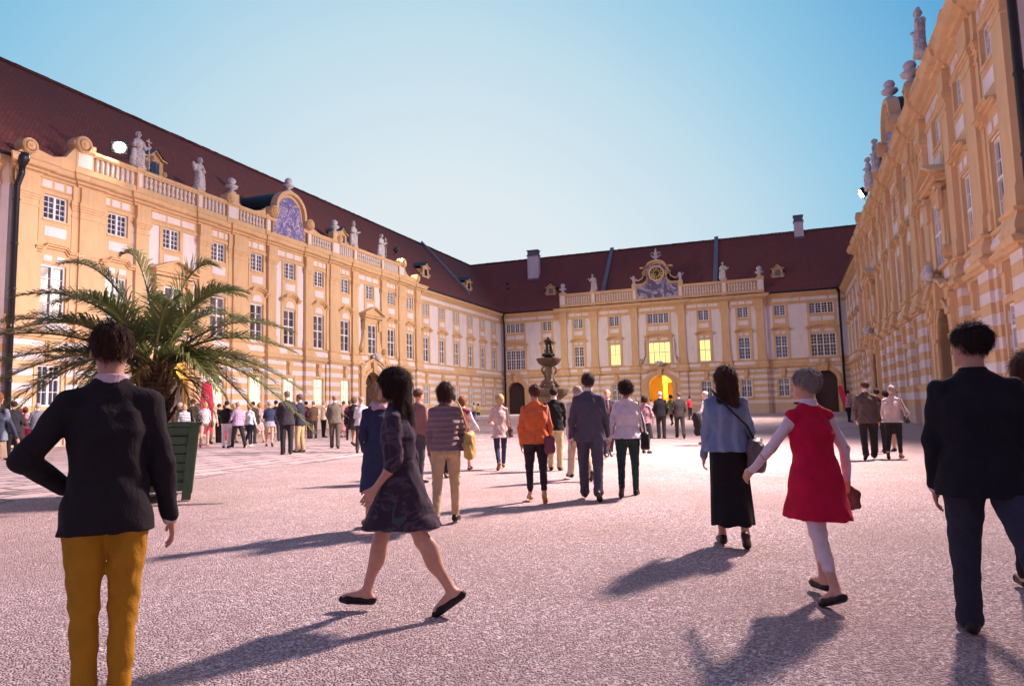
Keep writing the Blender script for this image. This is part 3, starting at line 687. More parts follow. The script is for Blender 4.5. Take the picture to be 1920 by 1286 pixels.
# ------------------------------------------------------------------ the two long wings
def long_wing(name,label,a,dist,side,C,k,ris,u_end,recess_wins,near_wins,open_door,lit):
    if side=='L':
        th=PI/2+a; O=(-dist*math.cos(a),-dist*math.sin(a),0)
    else:
        th=-PI/2+a; O=(dist*math.cos(a),dist*math.sin(a),0)
    B=empty(name,O,th,label,'building')
    Mx=Matrix.Translation(O)@Matrix.Rotation(th,4,'Z')
    Wd=lambda u,d,z: tuple(Mx@Vector((u,-d,z)))
    rel=[-15.8,-12.7,-9.5,-6.2,-3.05,0,3.05,6.2,9.5,12.7,15.8]; cs=[C+r*k for r in rel]
    pil=[(r*k,w*k) for r,w in [(1.83,.72),(4.68,.95),(7.35,.75),(11.4,.75),(14.25,1.0),(17.1,.85)]]; pils=sorted([(C+s*c,w) for c,w in pil for s in (-1,1)])
    r0,r1=C-17.8*k,C+17.8*k; p=ris
    holes=[]
    for i,c in enumerate(cs):
        holes.append((c-.55,c+.55,UPZ0,UPZ1)); holes.append((c-.575,c+.575,PNZ0,PNZ1))
        if i in (2,8): holes.append((c-1.08,c+1.08,-.6,4.25,.2,1))
        else: holes.append((c-.53,c+.53,GFZ0,GFZ1))
    wall(B,r0,r1,p,holes,'wall',(p+.0,p+.0))
    entablature(B,r0,r1,p,pils,.2,[(cs[2],1.85),(cs[8],1.85)])
    for c,w in pils: link('pilaster',pilaster_mesh(round(w,2),abs(abs(c-C)/k-17.1)>1 and w>.9),B,(c,-p,0))
    for i,c in enumerate(cs):
        put_window('upper','dark',B,c,p,UPZ0)
        if i in (2,8):
            link('window_surround',surround_mesh('portalbay',1.10,1.15,None,False),B,(c,-p,0))
            # aedicule
            m=MB(); q=p+.27
            for sg in (-1,1):
                x0,x1=sorted((c+sg*.62,c+sg*1.12)); m.F(x0,x1,p,q,5.5,8.2); x0,x1=sorted((c+sg*.80,c+sg*1.18)); m.F(x0,x1,q,q+.12,7.4,8.25); m.F(x0-.04,x1+.04,q,q+.18,8.1,8.25)
                m.prism([(c+sg*1.12,5.5),(c+sg*1.75,5.5),(c+sg*1.7,5.9),(c+sg*1.45,6.05),(c+sg*1.25,6.5),(c+sg*1.12,7.2)][::sg],p,q-.05); scroll(m,c+sg*1.6,q-.02,5.85,.24,.34)
            m.F(c-1.12,c+1.12,p,q,8.0,8.35); m.F(c-.62,c+.62,p,q-.03,7.85,8.0); m.F(c-1.3,c+1.3,p,q+.22,8.35,8.5); m.F(c-1.4,c+1.4,p,q+.34,8.5,8.58)
            m.prism([(c-1.35,8.58),(c+1.35,8.58),(c,9.15)],p,q+.1); band(m,[(c-1.45,8.58),(c,9.17),(c+1.45,8.58)],.10,p,q+.36)
            m.build('pediment',M_OR,B)
            put_window('tall','curtain' if side=='L' else 'dark',B,c,q,PNZ0)
            arch_bay(B,c,1.06,3.15,1.02,5.0,p,1.85,slab=.27)
            m=MB(); pts=[(c-1.87,4.52),(c-1.3,4.52),(c-.95,4.72),(c,5.0),(c+.95,4.72),(c+1.3,4.52),(c+1.87,4.52)]
            band(m,pts,.16,p,p+.45); band(m,[(x,z+.16) for x,z in pts],.12,p,p+.57)
            m.F(c-1.87,c+1.87,p,p+.29,4.98,5.42); m.F(c-1.87,c+1.87,p,p+.40,5.42,5.54); m.F(c-1.5,c-.75,p+.29,p+.31,5.05,5.35,1); m.F(c+.75,c+1.5,p+.29,p+.31,5.05,5.35,1); m.build('door_cornice',[M_OR,M_WH],B)
            cartouche(B,c,5.35,p+.55,.75)
            for sg in (-1,1):
                m=MB(); x=c+sg*1.55; m.F(x-.2,x+.2,p+.27,p+.42,-.3,4.5); m.F(x-.26,x+.26,p+.27,p+.48,-.3,.6); m.F(x-.26,x+.26,p+.27,p+.5,3.8,4.0); m.F(x-.24,x+.24,p+.27,p+.48,4.3,4.5); m.build('door_pilaster',M_OR,B)
            if i==2 and open_door:
                # open doorway into the lit shop
                m=MB(); u0,u1,e0,e1,z0,z1=c-2.2,c+2.2,p-.5,p-4.5,-.05,4.4
                m.face([(u0,-e0,z0),(u1,-e0,z0),(u1,-e1,z0),(u0,-e1,z0)]); m.face([(u0,-e0,z1),(u1,-e0,z1),(u1,-e1,z1),(u0,-e1,z1)])
                m.face([(u0,-e0,z0),(u0,-e1,z0),(u0,-e1,z1),(u0,-e0,z1)]); m.face([(u1,-e0,z0),(u1,-e1,z0),(u1,-e1,z1),(u1,-e0,z1)]); m.face([(u0,-e1,z0),(u1,-e1,z0),(u1,-e1,z1),(u0,-e1,z1)])
                rm=m.build('lit_room',simple('warm_room_wall',(.8,.6,.25),.8),B)
                m=MB()
                for z in (.5,1.0,1.5,2.0,2.5): m.F(c-1.2,c+1.2,p-3.6,p-3.2,z,z+.04)
                for x in (c-1.2,c,c+1.16): m.F(x,x+.05,p-3.6,p-3.2,0,2.6)
                sh=m.build('shelf',simple('shelf_wood',(.35,.18,.07),.6),rm)
                m=MB(); r=random.Random(3)
                for z in (.54,1.04,1.54,2.04):
                    x=c-1.1
                    while x<c+1.05: w=r.uniform(.05,.14); m.F(x,x+w,p-3.5,p-3.25,z,z+r.uniform(.15,.36),r.randrange(4)); x+=w+r.uniform(.01,.06)
                m.build('shop_goods',[simple('good_%d'%j,cc,.5) for j,cc in enumerate([(.8,.6,.2),(.5,.12,.06),(.75,.7,.6),(.2,.3,.12)])],rm)
                L=bpy.data.lights.new('room_lamp','POINT'); L.energy=500; L.color=(1,.76,.30); L.shadow_soft_size=.3; l=link('room_lamp',L,rm); l.location=(c,-(p-2.0),3.6)
                m=MB(); m.box(0,1.06,-.03,.03,-.02,3.1); 
                for z0,z1 in ((.25,1.0),(1.2,1.9),(2.1,2.9)): m.box(.14,.92,-.055,.055,z0,z1)
                dl=m.build('door',M_DOOR,B); dl.location=(c+1.04,-p+.1,0); dl.rotation_euler=(0,0,math.radians(155))
            else: door_leaf(B,c,1.06,3.15,1.02,p-.42)
        else:
            hood='step' if i in (0,1,9,10,3) else 'arch'
            link('window_surround',surround_mesh('std'+hood,1.10,1.15,hood),B,(c,-p,0))
            put_window('tall','curtain' if side=='L' else 'dark',B,c,p,PNZ0)
            put_window('low','pale' if i in lit else 'dark',B,c,p,GFZ0)
    # recessed ends
    for (u0,u1,wins) in ((r1,u_end[1],recess_wins if side=='L' else near_wins),(u_end[0],r0,near_wins if side=='L' else recess_wins)):
        hs=[]
        for c in wins: hs+=[(c-.55,c+.55,UPZ0,UPZ1),(c-.575,c+.575,PNZ0,PNZ1),(c-.53,c+.53,GFZ0,GFZ1)]
        wall(B,u0,u1,0,hs); entablature(B,u0,u1,0,[],.2)
        for c in wins:
            link('window_surround',surround_mesh('stdstep',1.10,1.15,'step'),B,(c,0,0))
            put_window('upper','dark',B,c,0,UPZ0); put_window('tall','curtain' if side=='L' else 'dark',B,c,0,PNZ0); put_window('low','curtain' if side=='L' else 'dark',B,c,0,GFZ0)
    # parapet
    P=p+.0; z0=12.2; pz=[-14.75,-14.25,-11.5,-7.6,-5.3,-4.85,-2.2,1.6,3.9,4.4,7.0,11.0,13.4,13.9,14.7]
    for r,w in ((-14.5,.85),(-11.5,.36),(-7.6,.4),(-5.1,.9),(-2.05,.42),(2.05,.42),(5.1,.9),(7.6,.4),(11.5,.36),(14.5,.85)): post(B,C+r*k,w,P,z0,13.68)
    E_=[-14.07,-11.68,-7.8,-5.55,-2.26]; S_=[-11.32,-7.4,-4.65,-2.26]
    for (a_,b_),mode in zip(((-14.07,-11.68),(-11.32,-7.8),(-7.4,-5.55),(-4.65,-2.26)),('slot','round','slot','round')):
        balustrade(B,C+a_*k,C+b_*k,P,z0,12.72,13.38,13.63,mode); balustrade(B,C-b_*k,C-a_*k,P,z0,12.72,13.38,13.63,mode)
    for sg in (-1,1):
        m=MB(); u=lambda r: C+sg*r*k
        m.prism([(u(14.9),12.2),(u(17.5),12.2),(u(17.5),12.5),(u(17.2),12.85),(u(16.6),12.85),(u(16.0),12.75),(u(15.4),12.95),(u(15.0),13.5),(u(14.9),13.63)][::sg],P-.3,P+.02)
        scroll(m,u(17.1),P-.1,12.85,.34,.6); m.build('scroll_gable',M_OR,B); m=MB(); scroll(m,u(14.65),P-.1,13.75,.40,.62); m.F(min(u(14.0),u(15.1)),max(u(14.0),u(15.1)),P-.34,P+.1,13.68,13.86); m.build('scroll',M_OR,B); m=MB()
        scroll(m,u(5.1)+.35*sg,P-.1,13.8,.30,.55); m.F(min(u(4.7),u(5.4)),max(u(4.7),u(5.4)),P-.34,P+.1,13.68,14.22)
        m.build('urn_pedestal',M_OR,B)
    # painted gable with copper barrel roof
    m=MB(); w=1.62; c=C
    m.F(c-w-.25,c+w+.25,P-.3,P,12.2,12.66)
    arc=[(c+1.32*math.sin(t),14.35+1.2*math.cos(t)) for t in np.linspace(-PI/2,PI/2,15)]
    body=[(c-w,12.66),(c+w,12.66),(c+w,13.7),(c+1.32,14.3)]+arc[::-1]+[(c-1.32,14.3),(c-w,13.7)]
    m.prism(body,P-.3,P+.0)
    m2=[(c+1.32,14.1)]+arc[::-1]+[(c-1.32,14.1)]
    for a_,b_ in zip(m2,m2[1:]):
        def o_(q,r): v=Vector((q[0]-c,q[1]-14.2)); v.normalize(); return (q[0]+v.x*r,q[1]+v.y*r)
        m.prism([a_,o_(a_,.22),o_(b_,.22),b_],P-.3,P+.22)
    for sg in (-1,1):
        scroll(m,c+sg*1.8,P+.05,13.95,.38,.6); m.F(*sorted((c+sg*1.35,c+sg*2.3)),P-.3,P+.1,13.4,13.62); m.prism([(c+sg*2.2,13.63),(c+sg*3.4,13.63),(c+sg*2.6,13.85),(c+sg*2.25,14.1)][::sg],P-.25,P)
    g=m.build('painted_gable',M_OR,B)
    m=MB(); arc2=[(c+1.12*math.sin(t),14.3+1.05*math.cos(t)) for t in np.linspace(-PI/2,PI/2,13)]
    m.prism([(c-w+.08,12.7),(c+w-.08,12.7),(c+w-.1,13.5),(c+1.12,14.2)]+arc2[::-1]+[(c-1.12,14.2),(c-w+.1,13.5)],P,P+.03); m.build('fresco',M_FR1,g)
    m=MB(); A=[(c+1.5*math.sin(t),14.35+1.42*math.cos(t)) for t in np.linspace(-PI/2*1.05,PI/2*1.05,15)]
    for a_,b_ in zip(A,A[1:]): m.face([(a_[0],-P-.2,a_[1]),(b_[0],-P-.2,b_[1]),(b_[0],-P+4.2,b_[1]),(a_[0],-P+4.2,a_[1])],0,True)
    m.prism([(c-1.5,13.0)]+A+[(c+1.5,13.0)],P-4.2,P-.32); m.build('barrel_roof',M_COPPER,g)
    R=roof_part(B,u_end[0]-2,u_end[1]+12) if side=='L' else roof_part(B,u_end[0]-12,u_end[1]+2)
    return B,R,Wd,Mx,cs,P
LB,LR,LW,LM,LC,LP=long_wing('palace_wing','long ochre and cream palace wing with painted gable on the left of the courtyard',-.0103,30.198,'L',36.6,1.0,.54,(2,74.85),
   [56.35,59.6,62.8,66.1,69.35,72.6],[4.2,7.4,10.7,14.0,17.1],True,(3,4,5,6,7))
RB,RR,RW,RM,RC,RP=long_wing('palace_wing','shaded palace wing rising steeply along the right side of the courtyard',-.0176,6.029,'R',-37.6,1.055,.52,(-75.2,2),
   [-72.8,-69.4,-66.1,-62.8,-59.4],[-16.7,-13.4,-10.1,-6.8,-3.5],False,())
for u,d in ((28.06,-1.96),(45.64,-1.73),(59.12,-1.47),(70.06,-1.88)): dormer(LR,u,d)
firewall(LR,69.15,68.35)
drainpipe(LB,54.62,.0,11.9,5.5,.07); drainpipe(LB,18.95,.66,11.9,.0,.12); drainpipe(RB,-18.5,.50,11.9,0,.10)

# ------------------------------------------------------------------ end wing with clock gable
def end_wing():
    B=empty('palace_wing',(0,75.425,0),0,'far palace wing with the clock gable closing the courtyard','building'); p=.3
    u0,u1=-29.55,9.0; r0,r1=-22.35,-.1
    rw=[(-20.0,'upper'),(-15.9,'upper'),(-6.35,'upper'),(-2.39,'upper')]; C=-11.1
    hs=[]
    for c,_ in rw: hs+=[(c-.55,c+.55,UPZ0,UPZ1),(c-.575,c+.575,PNZ0,PNZ1),(c-.53,c+.53,GFZ0,GFZ1)]
    hs+=[(C-1.14,C+1.14,UPZ0,UPZ1),(C-1.17,C+1.17,PNZ0,PNZ1),(C-1.26,C+1.26,-.6,4.34,.2,1)]
    wall(B,r0,r1,p,hs,'wall',(p,p))
    pils=[(-21.72,.75),(-18.2,.78),(-13.7,.72),(-8.65,.78),(-4.2,.8),(-.75,.78)]
    entablature(B,r0,r1,p,pils,.14,[(C,2.05)])
    for c,w in pils:
        o=link('pilaster',pilaster_mesh(w),B,(c,-p,0)); o.scale=(1,.7,1)
    for c,_ in rw:
        link('window_surround',surround_mesh('bw',1.10,1.15,'bow'),B,(c,-p,0)); put_window('upper','dark',B,c,p,UPZ0)
        put_window('tallfine' ,'yellow' if c in (-15.9,-6.35) else 'dark',B,c,p,PNZ0); put_window('low','dark',B,c,p,GFZ0)
    link('window_surround',surround_mesh('bcentre',2.28,2.34,'bow',False,1),B,(C,-p,0)); put_window('upperwide','dark',B,C,p,UPZ0); put_window('tallwide','yellow',B,C,p,PNZ0)
    arch_bay(B,C,1.24,3.2,1.06,4.95,p,2.05,slab=.16,ring=.36)
    m=MB(); pts=[(C-2.07,4.52),(C-1.5,4.52),(C-1.0,4.74),(C,4.98),(C+1.0,4.74),(C+1.5,4.52),(C+2.07,4.52)]
    band(m,pts,.14,p,p+.34); band(m,[(x,z+.14) for x,z in pts],.12,p,p+.45); m.F(C-2.07,C+2.07,p,p+.2,4.96,5.42); m.F(C-2.07,C+2.07,p,p+.3,5.42,5.54); m.F(C-1.75,C-1.15,p+.2,p+.22,5.02,5.36,1); m.F(C+1.15,C+1.75,p+.2,p+.22,5.02,5.36,1); m.build('door_cornice',[M_OR,M_WH],B)
    for sg in (-1,1):
        m=MB(); m.tube([(C+sg*1.55,-p-.1,8.2),(C+sg*1.6,-p-.12,7.2),(C+sg*1.55,-p-.1,6.5),(C+sg*1.8,-p-.12,6.0)],[.06,.1,.08,.12],8); scroll(m,C+sg*2.0,p+.02,5.85,.26,.3); m.build('garland',M_BAL,B)
    cartouche(B,C,5.5,p+.4,.85)
    # lit passage behind the arch
    m=MB(); a,b,e0,e1=C-2.6,C+2.6,p-.45,p-9; z1=4.5
    for q in ([(a,e0,0),(b,e0,0),(b,e1,0),(a,e1,0)],[(a,e0,z1),(b,e0,z1),(b,e1,z1),(a,e1,z1)],[(a,e0,0),(a,e1,0),(a,e1,z1),(a,e0,z1)],[(b,e0,0),(b,e1,0),(b,e1,z1),(b,e0,z1)],[(a,e1,0),(b,e1,0),(b,e1,z1),(a,e1,z1)]):
        m.face([(x,-d,z) for x,d,z in q])
    m.F(C-.35,C+.15,p-4.4,p-3.9,0,z1); m.F(C+.5,C+.75,p-6,p-2,0,2.9); m.F(C-.35,C+2.5,p-4.6,p-3.7,3.6,z1)
    ps=m.build('passage',simple('passage_plaster',(.82,.55,.16),.8),B)
    L=bpy.data.lights.new('passage_lamp','POINT'); L.energy=380; L.color=(1,.62,.16); L.shadow_soft_size=.3; l=link('passage_lamp',L,ps); l.location=(C-.9,-p+2.6,3.7)
    # recessed flanks
    for (x0,x1,dbl,sgl) in ((u0,r0,-27.73,-23.79),(r1,u1,5.09,1.19)):
        hs=[(dbl-1.14,dbl+1.14,UPZ0,UPZ1),(dbl-1.17,dbl+1.17,PNZ0,PNZ1),(dbl-1.08,dbl+1.08,-.6,4.2,.2,1),(sgl-.55,sgl+.55,UPZ0,UPZ1),(sgl-.575,sgl+.575,PNZ0,PNZ1),(sgl-.53,sgl+.53,GFZ0,GFZ1)]
        wall(B,x0,x1,0,hs); entablature(B,x0,x1,0,[],.2,[(dbl,1.6)])
        link('window_surround',surround_mesh('bdouble',2.28,2.34,'bow',False,1),B,(dbl,0,0)); put_window('upperwide','dark',B,dbl,0,UPZ0); put_window('tallwide','dark',B,dbl,0,PNZ0)
        link('window_surround',surround_mesh('bw',1.10,1.15,'bow'),B,(sgl,0,0)); put_window('upper','dark',B,sgl,0,UPZ0); put_window('tallfine','dark',B,sgl,0,PNZ0); put_window('low','dark',B,sgl,0,GFZ0)
        arch_bay(B,dbl,1.06,3.1,1.05,4.95,0,1.6,slab=.1); door_leaf(B,dbl,1.06,3.1,1.05,-.42)
        m=MB(); pts=[(dbl-1.62,4.52),(dbl-.9,4.52),(dbl-.5,4.74),(dbl+.5,4.74),(dbl+.9,4.52),(dbl+1.62,4.52)]
        band(m,pts,.14,0,.2); band(m,[(x,z+.14) for x,z in pts],.1,0,.28); m.F(dbl-1.62,dbl+1.62,0,.13,4.9,5.42); m.F(dbl-1.62,dbl+1.62,0,.2,5.42,5.53); m.F(dbl-1.4,dbl-.6,.13,.15,5.0,5.34,1); m.F(dbl+.6,dbl+1.4,.13,.15,5.0,5.34,1); m.build('door_cornice',[M_OR,M_WH],B)
        cartouche(B,dbl,5.1,.3,.5)
    # parapet with clock gable
    z0=12.2
    for u,w in ((-21.75,.7),(-18.2,.5),(-13.55,.42),(-8.6,.42),(-4.1,.5),(-.5,.66)): post(B,u,w,p,z0,14.02)
    for a,b,md in ((-21.4,-18.45,'round'),(-17.95,-13.76,'round'),(-8.39,-4.35,'round'),(-3.85,-.83,'round')): balustrade(B,a,b,p,z0,12.72,13.6,13.92,md)
    m=MB(); c=-11.05
    half=[(0,12.66),(2.28,12.66),(2.28,14.2),(1.5,14.25),(1.18,14.5),(1.05,14.9),(1.15,15.3),(1.35,15.7),(1.35,15.95),(1.05,16.0)]+[(1.05*math.cos(t),16.0+.62*math.sin(t)) for t in np.linspace(.25,PI/2,6)]
    pts=[(c+x,z) for x,z in half]+[(c-x,z) for x,z in half[::-1][1:]]
    m.F(c-2.3,c+2.3,p-.3,p,12.2,12.66); m.prism(pts,p-.3,p)
    rim=[(x,z) for x,z in half[2:]]
    for sg in (-1,1):
        for (a,b) in zip(rim,rim[1:]):
            t=.12 if b[1]<15.6 else .2; pr=.16 if b[1]<15.6 else .3
            m.prism([(c+sg*a[0],a[1]),(c+sg*b[0],b[1]),(c+sg*b[0],b[1]+t),(c+sg*a[0],a[1]+t)][::sg],p-.3,p+pr)
        scroll(m,c+sg*1.3,p+.05,15.45,.24,.5); m.F(*sorted((c+sg*1.1,c+sg*1.75)),p-.3,p+.3,15.98,16.12)
        m.tube([(c+sg*1.4,-p-.05,15.3),(c+sg*1.55,-p-.05,14.95),(c+sg*1.95,-p-.05,14.72),(c+sg*2.3,-p-.05,14.75)],[.05,.07,.07,.05],6)
        m.F(*sorted((c+sg*2.3,c+sg*2.75)),p-.3,p+.08,14.0,14.35)
    g=m.build('clock_gable',M_OR,B)
    m=MB(); hi=[(0,12.7),(2.2,12.7),(2.2,14.1),(1.42,14.15),(1.08,14.45),(.95,14.9),(1.02,15.3),(1.15,15.6),(1.0,15.95)]+[(.95*math.cos(t),15.95+.5*math.sin(t)) for t in np.linspace(.3,PI/2,5)]
    m.prism([(c+x,z) for x,z in hi]+[(c-x,z) for x,z in hi[::-1][1:]],p,p+.03); m.build('fresco',M_FR2,g)
    m=MB(); m.lathe([(.70,0),(.70,-.05)],(c,-p-.03,15.35),40,axis='y',smooth=False); ck=m.build('clock',M_BLACK,g)
    m=MB()
    def ring(r0,r1,y0,y1,n=40):
        for i in range(n):
            t0,t1=2*PI*i/n,2*PI*(i+1)/n; m.prism([(c+r0*math.cos(t0),15.35+r0*math.sin(t0)),(c+r1*math.cos(t0),15.35+r1*math.sin(t0)),(c+r1*math.cos(t1),15.35+r1*math.sin(t1)),(c+r0*math.cos(t1),15.35+r0*math.sin(t1))],y0,y1)
    ring(.70,.83,p,p+.14); ring(.30,.35,p+.08,p+.10); m.build('clock_ring',M_GOLD,ck)
    m=MB(); NUM=['XII','I','II','III','IIII','V','VI','VII','VIII','IX','X','XI']
    for i,tx in enumerate(NUM):
        t=PI/2-i*PI/6; n=len(tx); 
        def stroke(x0,y0,x1,y1,w=.018):
            L=math.hypot(x1-x0,y1-y0); nx,ny=-(y1-y0)/L*w,(x1-x0)/L*w
            P_=[(x0+nx,y0+ny),(x1+nx,y1+ny),(x1-nx,y1-ny),(x0-nx,y0-ny)]
            m.prism([(c+(.525+y)*math.cos(t)+x*math.sin(t),15.35+(.525+y)*math.sin(t)-x*math.cos(t)) for x,y in P_],p+.08,p+.10)
        ws={'I':.055,'V':.10,'X':.10}; W_=sum(ws[ch] for ch in tx); x=-W_/2
        for ch in tx:
            w=ws[ch]; h=.11
            if ch=='I': stroke(x+w/2,-h,x+w/2,h)
            if ch=='V': stroke(x+.015,h,x+w/2,-h); stroke(x+w-.015,h,x+w/2,-h,.01)
            if ch=='X': stroke(x+.015,h,x+w-.015,-h); stroke(x+w-.015,h,x+.015,-h,.01)
            x+=w
    m.build('numeral_marks',M_GOLD,ck)
    m=MB()
    for t,L,w in ((PI/2-math.radians(230),.34,.03),(PI/2-math.radians(245),.56,.02)):
        dx,dz=math.cos(t),math.sin(t); m.prism([(c-dz*w,15.35+dx*w),(c+dz*w,15.35-dx*w),(c+dx*L,15.35+dz*L)],p+.11,p+.13)
    m.build('clock_hand',M_GOLD,ck)
    m=MB(); A=[(c+1.5*math.sin(t),14.9+1.55*math.cos(t)) for t in np.linspace(-PI/2,PI/2,13)]; m.prism([(c-1.5,13.2)]+A+[(c+1.5,13.2)],p-3.6,p-.32); m.build('barrel_roof',M_COPPER,g)
    R=roof_part(B,-44,21.5)
    for u,d in ((-23.73,-1.73),(1.24,-1.56)): dormer(R,u,d,.92)
    chimney(R,-26.67,-4.0,1.35,20.5); chimney(R,3.8,-6.2,.95,21.7)
    for u in (-17.4,-5.07): firewall(R,u)
    m=MB()
    for u,d in ((-29.6,-2.9),(-29.9,-3.6)): m.F(u-.18,u+.18,d-.3,d,rz_(d)-.1,rz_(d)+.22)
    m.build('skylight',M_METAL,R)
    drainpipe(B,-29.0,.1,12.0,0,.11); drainpipe(B,6.75,.1,12.0,0,.11)
    m=MB(); m.F(2.0,2.6,.0,.02,.85,1.05); m.build('vent_grille',M_METAL,B)
    W_=lambda u,d,z:(u,75.425-d,z)
    return B,W_,p
BB,BW,BP=end_wing()

# statues and urns on the parapets
yl=PI/2-.0103
GS='weathered stone figures on the parapets'; GU='stone urns on the parapets'
for r,v,lb in ((-11.5,1,'robed stone statue beside the bright floodlight on the left parapet'),(-7.6,2,'stone statue with folded arm, second from the left on the left parapet'),(7.6,3,'bearded stone statue right of the painted gable on the left parapet'),(11.5,5,'stone statue nearest the far end of the left parapet')):
    statue(LW(36.6+r,LP-.12,13.69),PI/2-.01,v,lb,1.0,GS)
for r,lb,z,s in ((-5.1,'stone urn left of the painted gable on its scroll pedestal',14.22,1.0),(0,'stone urn crowning the painted gable of the left wing',15.78,1.0),(5.1,'stone urn right of the painted gable on its scroll pedestal',14.22,1.0)):
    urn(LW(36.6+r,LP-.12,z),lb,s,GU)
statue(BW(-18.15,BP-.12,14.03),0,4,'stone statue in long robe left of the clock on the far parapet',1.0,GS)
statue(BW(-4.1,BP-.12,14.03),0,7,'stone statue pointing with one arm right of the clock on the far parapet',1.0,GS)
urn(BW(-21.7,BP-.12,14.03),'stone urn at the left end of the far parapet',1.18,GU); urn(BW(-.55,BP-.12,14.03),'stone urn at the right end of the far parapet',1.18,GU)
urn(BW(-11.05,BP-.1,16.75),'ornate stone vase with handles crowning the clock gable',1.0,GU,True)
statue(BW(-13.55,BP-.1,14.36),0,11,'small stone cherub left of the clock',.72,GS,True,'statue','cherub_statue'); statue(BW(-8.55,BP-.1,14.36),0,12,'small stone cherub right of the clock',.72,GS,True,'statue','cherub_statue')
K=1.055
statue(RW(-37.6+8.6*K,RP+.12,13.69),-PI/2,9,'large bowed stone statue nearest the camera on the right parapet',.95,GS)
statue(RW(-37.6-7.6*K+3.2,RP+.1,13.69),-PI/2,13,'stone statue in the middle of the right parapet, behind the urns',1.0,GS)
statue(RW(-37.6-7.6*K-.3,RP+.1,13.69),-PI/2,10,'stone statue with raised arm just before the far floodlight on the right parapet',1.05,GS)
for r,z,lb in ((5.1,14.22,'stone urn above the right parapet, nearest the camera'),(0,15.78,'stone urn crowning the gable of the right wing'),(-5.1,14.22,'stone urn beyond the gable on the right parapet')):
    urn(RW(-37.6+r*K,RP-.12,z),lb,1.05,GU)

# floodlights on the parapets
flood(LW(23.7,LP+.25,14.25),(-9,6,-.3),'glaring floodlight beside the first statue on the left parapet',900,.34,260,(1,.82,.62),62)
flood(LW(50.6,LP-.05,14.75),(-12,72,2),'floodlight at the far end scroll of the left parapet',9000,.26,60,(1,.80,.55),72)
flood(RW(-47.9,RP+.35,14.05),(-20,46,0),'glaring floodlight far along the right parapet',32000,.34,120,(1,.79,.69),114)
flood(RW(-22.4,RP+.45,14.1),(-11,15,-.3),'floodlight at the top right edge on the right parapet',54000,.3,80,(1,.75,.70),106)
# ------------------------------------------------------------------ fountain
M_BRZ=simple('bronze_patina',(.07,.06,.045),.45,.6,var=.5,scale=9,bs=.5)
M_CARV=simple('weathered_carved_stone',(.27,.20,.13),.8,var=.45,scale=6,bs=.7); M_STEP=simple('fountain_step_stone',(.62,.55,.55),.8,var=.2,scale=2)
FX,FY=-11.33,36.06; fz=gz(FX,FY)
ft=empty('fountain',(FX,FY,fz),0,'stone fountain with shell bowl and bronze figures rising behind the crowd','fountain')
m=MB()
for r0,r1,z0,z1 in ((5.0,5.0,-.3,.12),(4.65,4.65,.12,.26)): m.lathe([(r0,z0),(r1,z1)],(0,0,0),8,smooth=False)
m.build('steps',M_STEP,ft)
m=MB(); m.lathe([(4.3,.26),(4.22,.34),(4.2,.58),(4.36,.66),(4.38,.80),(3.95,.82),(3.95,.55)],(0,0,0),8,smooth=False); m.build('basin_wall',M_STEP,ft)
m=MB(); m.lathe([(3.95,.5),(3.95,.62)],(0,0,0),8,smooth=False); wt,t_,b_=new_mat('fountain_water'); b_.inputs['Base Color'].default_value=(.05,.07,.09,1); b_.inputs['Roughness'].default_value=.08; bump(t_,b_,noise(t_,coords(t_),6,3),.3,.02); m.build('water',wt,ft)
m=MB(); m.box(-.95,.95,-.95,.95,.5,.85,0,.05,.05); m.lathe([(.85,.85),(.7,1.0),(.66,1.55),(.8,1.75)],(0,0,0),12); m.build('pedestal',simple('yellow_stone',(.42,.32,.20),.8),ft)
m=MB(); m.lathe([(.7,1.72),(.95,1.80),(1.0,2.02),(1.06,2.10),(1.06,2.18),(.9,2.18),(.4,2.2)],(0,0,0),32,mod=lambda a,z:1+.035*math.cos(a*12)); m.build('carved_dish',M_CARV,ft)
m=MB(); m.lathe([(.34,2.15),(.26,2.35),(.20,2.6),(.24,2.9),(.3,3.1),(.2,3.3),(.28,3.42)],(0,0,0),14)
for k in range(4):
    a=k*PI/2+.6; ca,sa=math.cos(a),math.sin(a)
    P_=[(.34,2.28),(.42,2.36),(.38,2.5),(.24,2.62),(.2,2.8),(.26,2.98),(.38,3.1),(.42,3.28),(.32,3.36),(.26,3.28)]
    m.tube([(ca*r,sa*r,z) for r,z in P_],[.10,.13,.13,.11,.09,.08,.07,.06,.05,.03],8); m.lathe([(.02,-.12),(.12,-.06),(.15,.02),(.08,.1),(.02,.13)],(ca*.45,sa*.45,2.34),8)
m.build('dolphin_stem',M_CARV,ft)
m=MB(); m.lathe([(.14,3.36),(.34,3.42),(.54,3.55),(.64,3.72),(.67,3.80),(.67,3.84),(.58,3.83),(.3,3.78)],(0,0,0),40,mod=lambda a,z:1+.03*abs(math.sin(a*14))); m.build('bowl',simple('reddish_stone_bowl',(.15,.09,.06),.6,var=.35,bs=.5),ft)
m=MB()
m.lathe([(.26,3.78),(.22,3.86),(.24,3.95)],(0,0,0),12)
for k in range(7):
    a=k*2*PI/7; m.lathe([(.02,-.1),(.1,-.05),(.12,0),(.09,.07),(.02,.1)],(.26*math.cos(a),.26*math.sin(a),4.02),8)
r_=random.Random(5)
for k in range(3):
    a=k*2*PI/3+.4; ca,sa=math.cos(a),math.sin(a)
    m.tube([(ca*.18,sa*.18,4.0),(ca*.16,sa*.16,4.25),(ca*.12,sa*.12,4.5),(ca*.1,sa*.1,4.62)],[.06,.09,.1,.06],8); m.lathe([(.02,-.08),(.07,-.04),(.08,.02),(.04,.08),(.01,.09)],(ca*.13,sa*.13,4.70),8)
    m.tube([(ca*.15,sa*.15,4.55),(ca*.28,sa*.28,4.66),(ca*.22,sa*.22,4.86)],[.05,.04,.035],6)
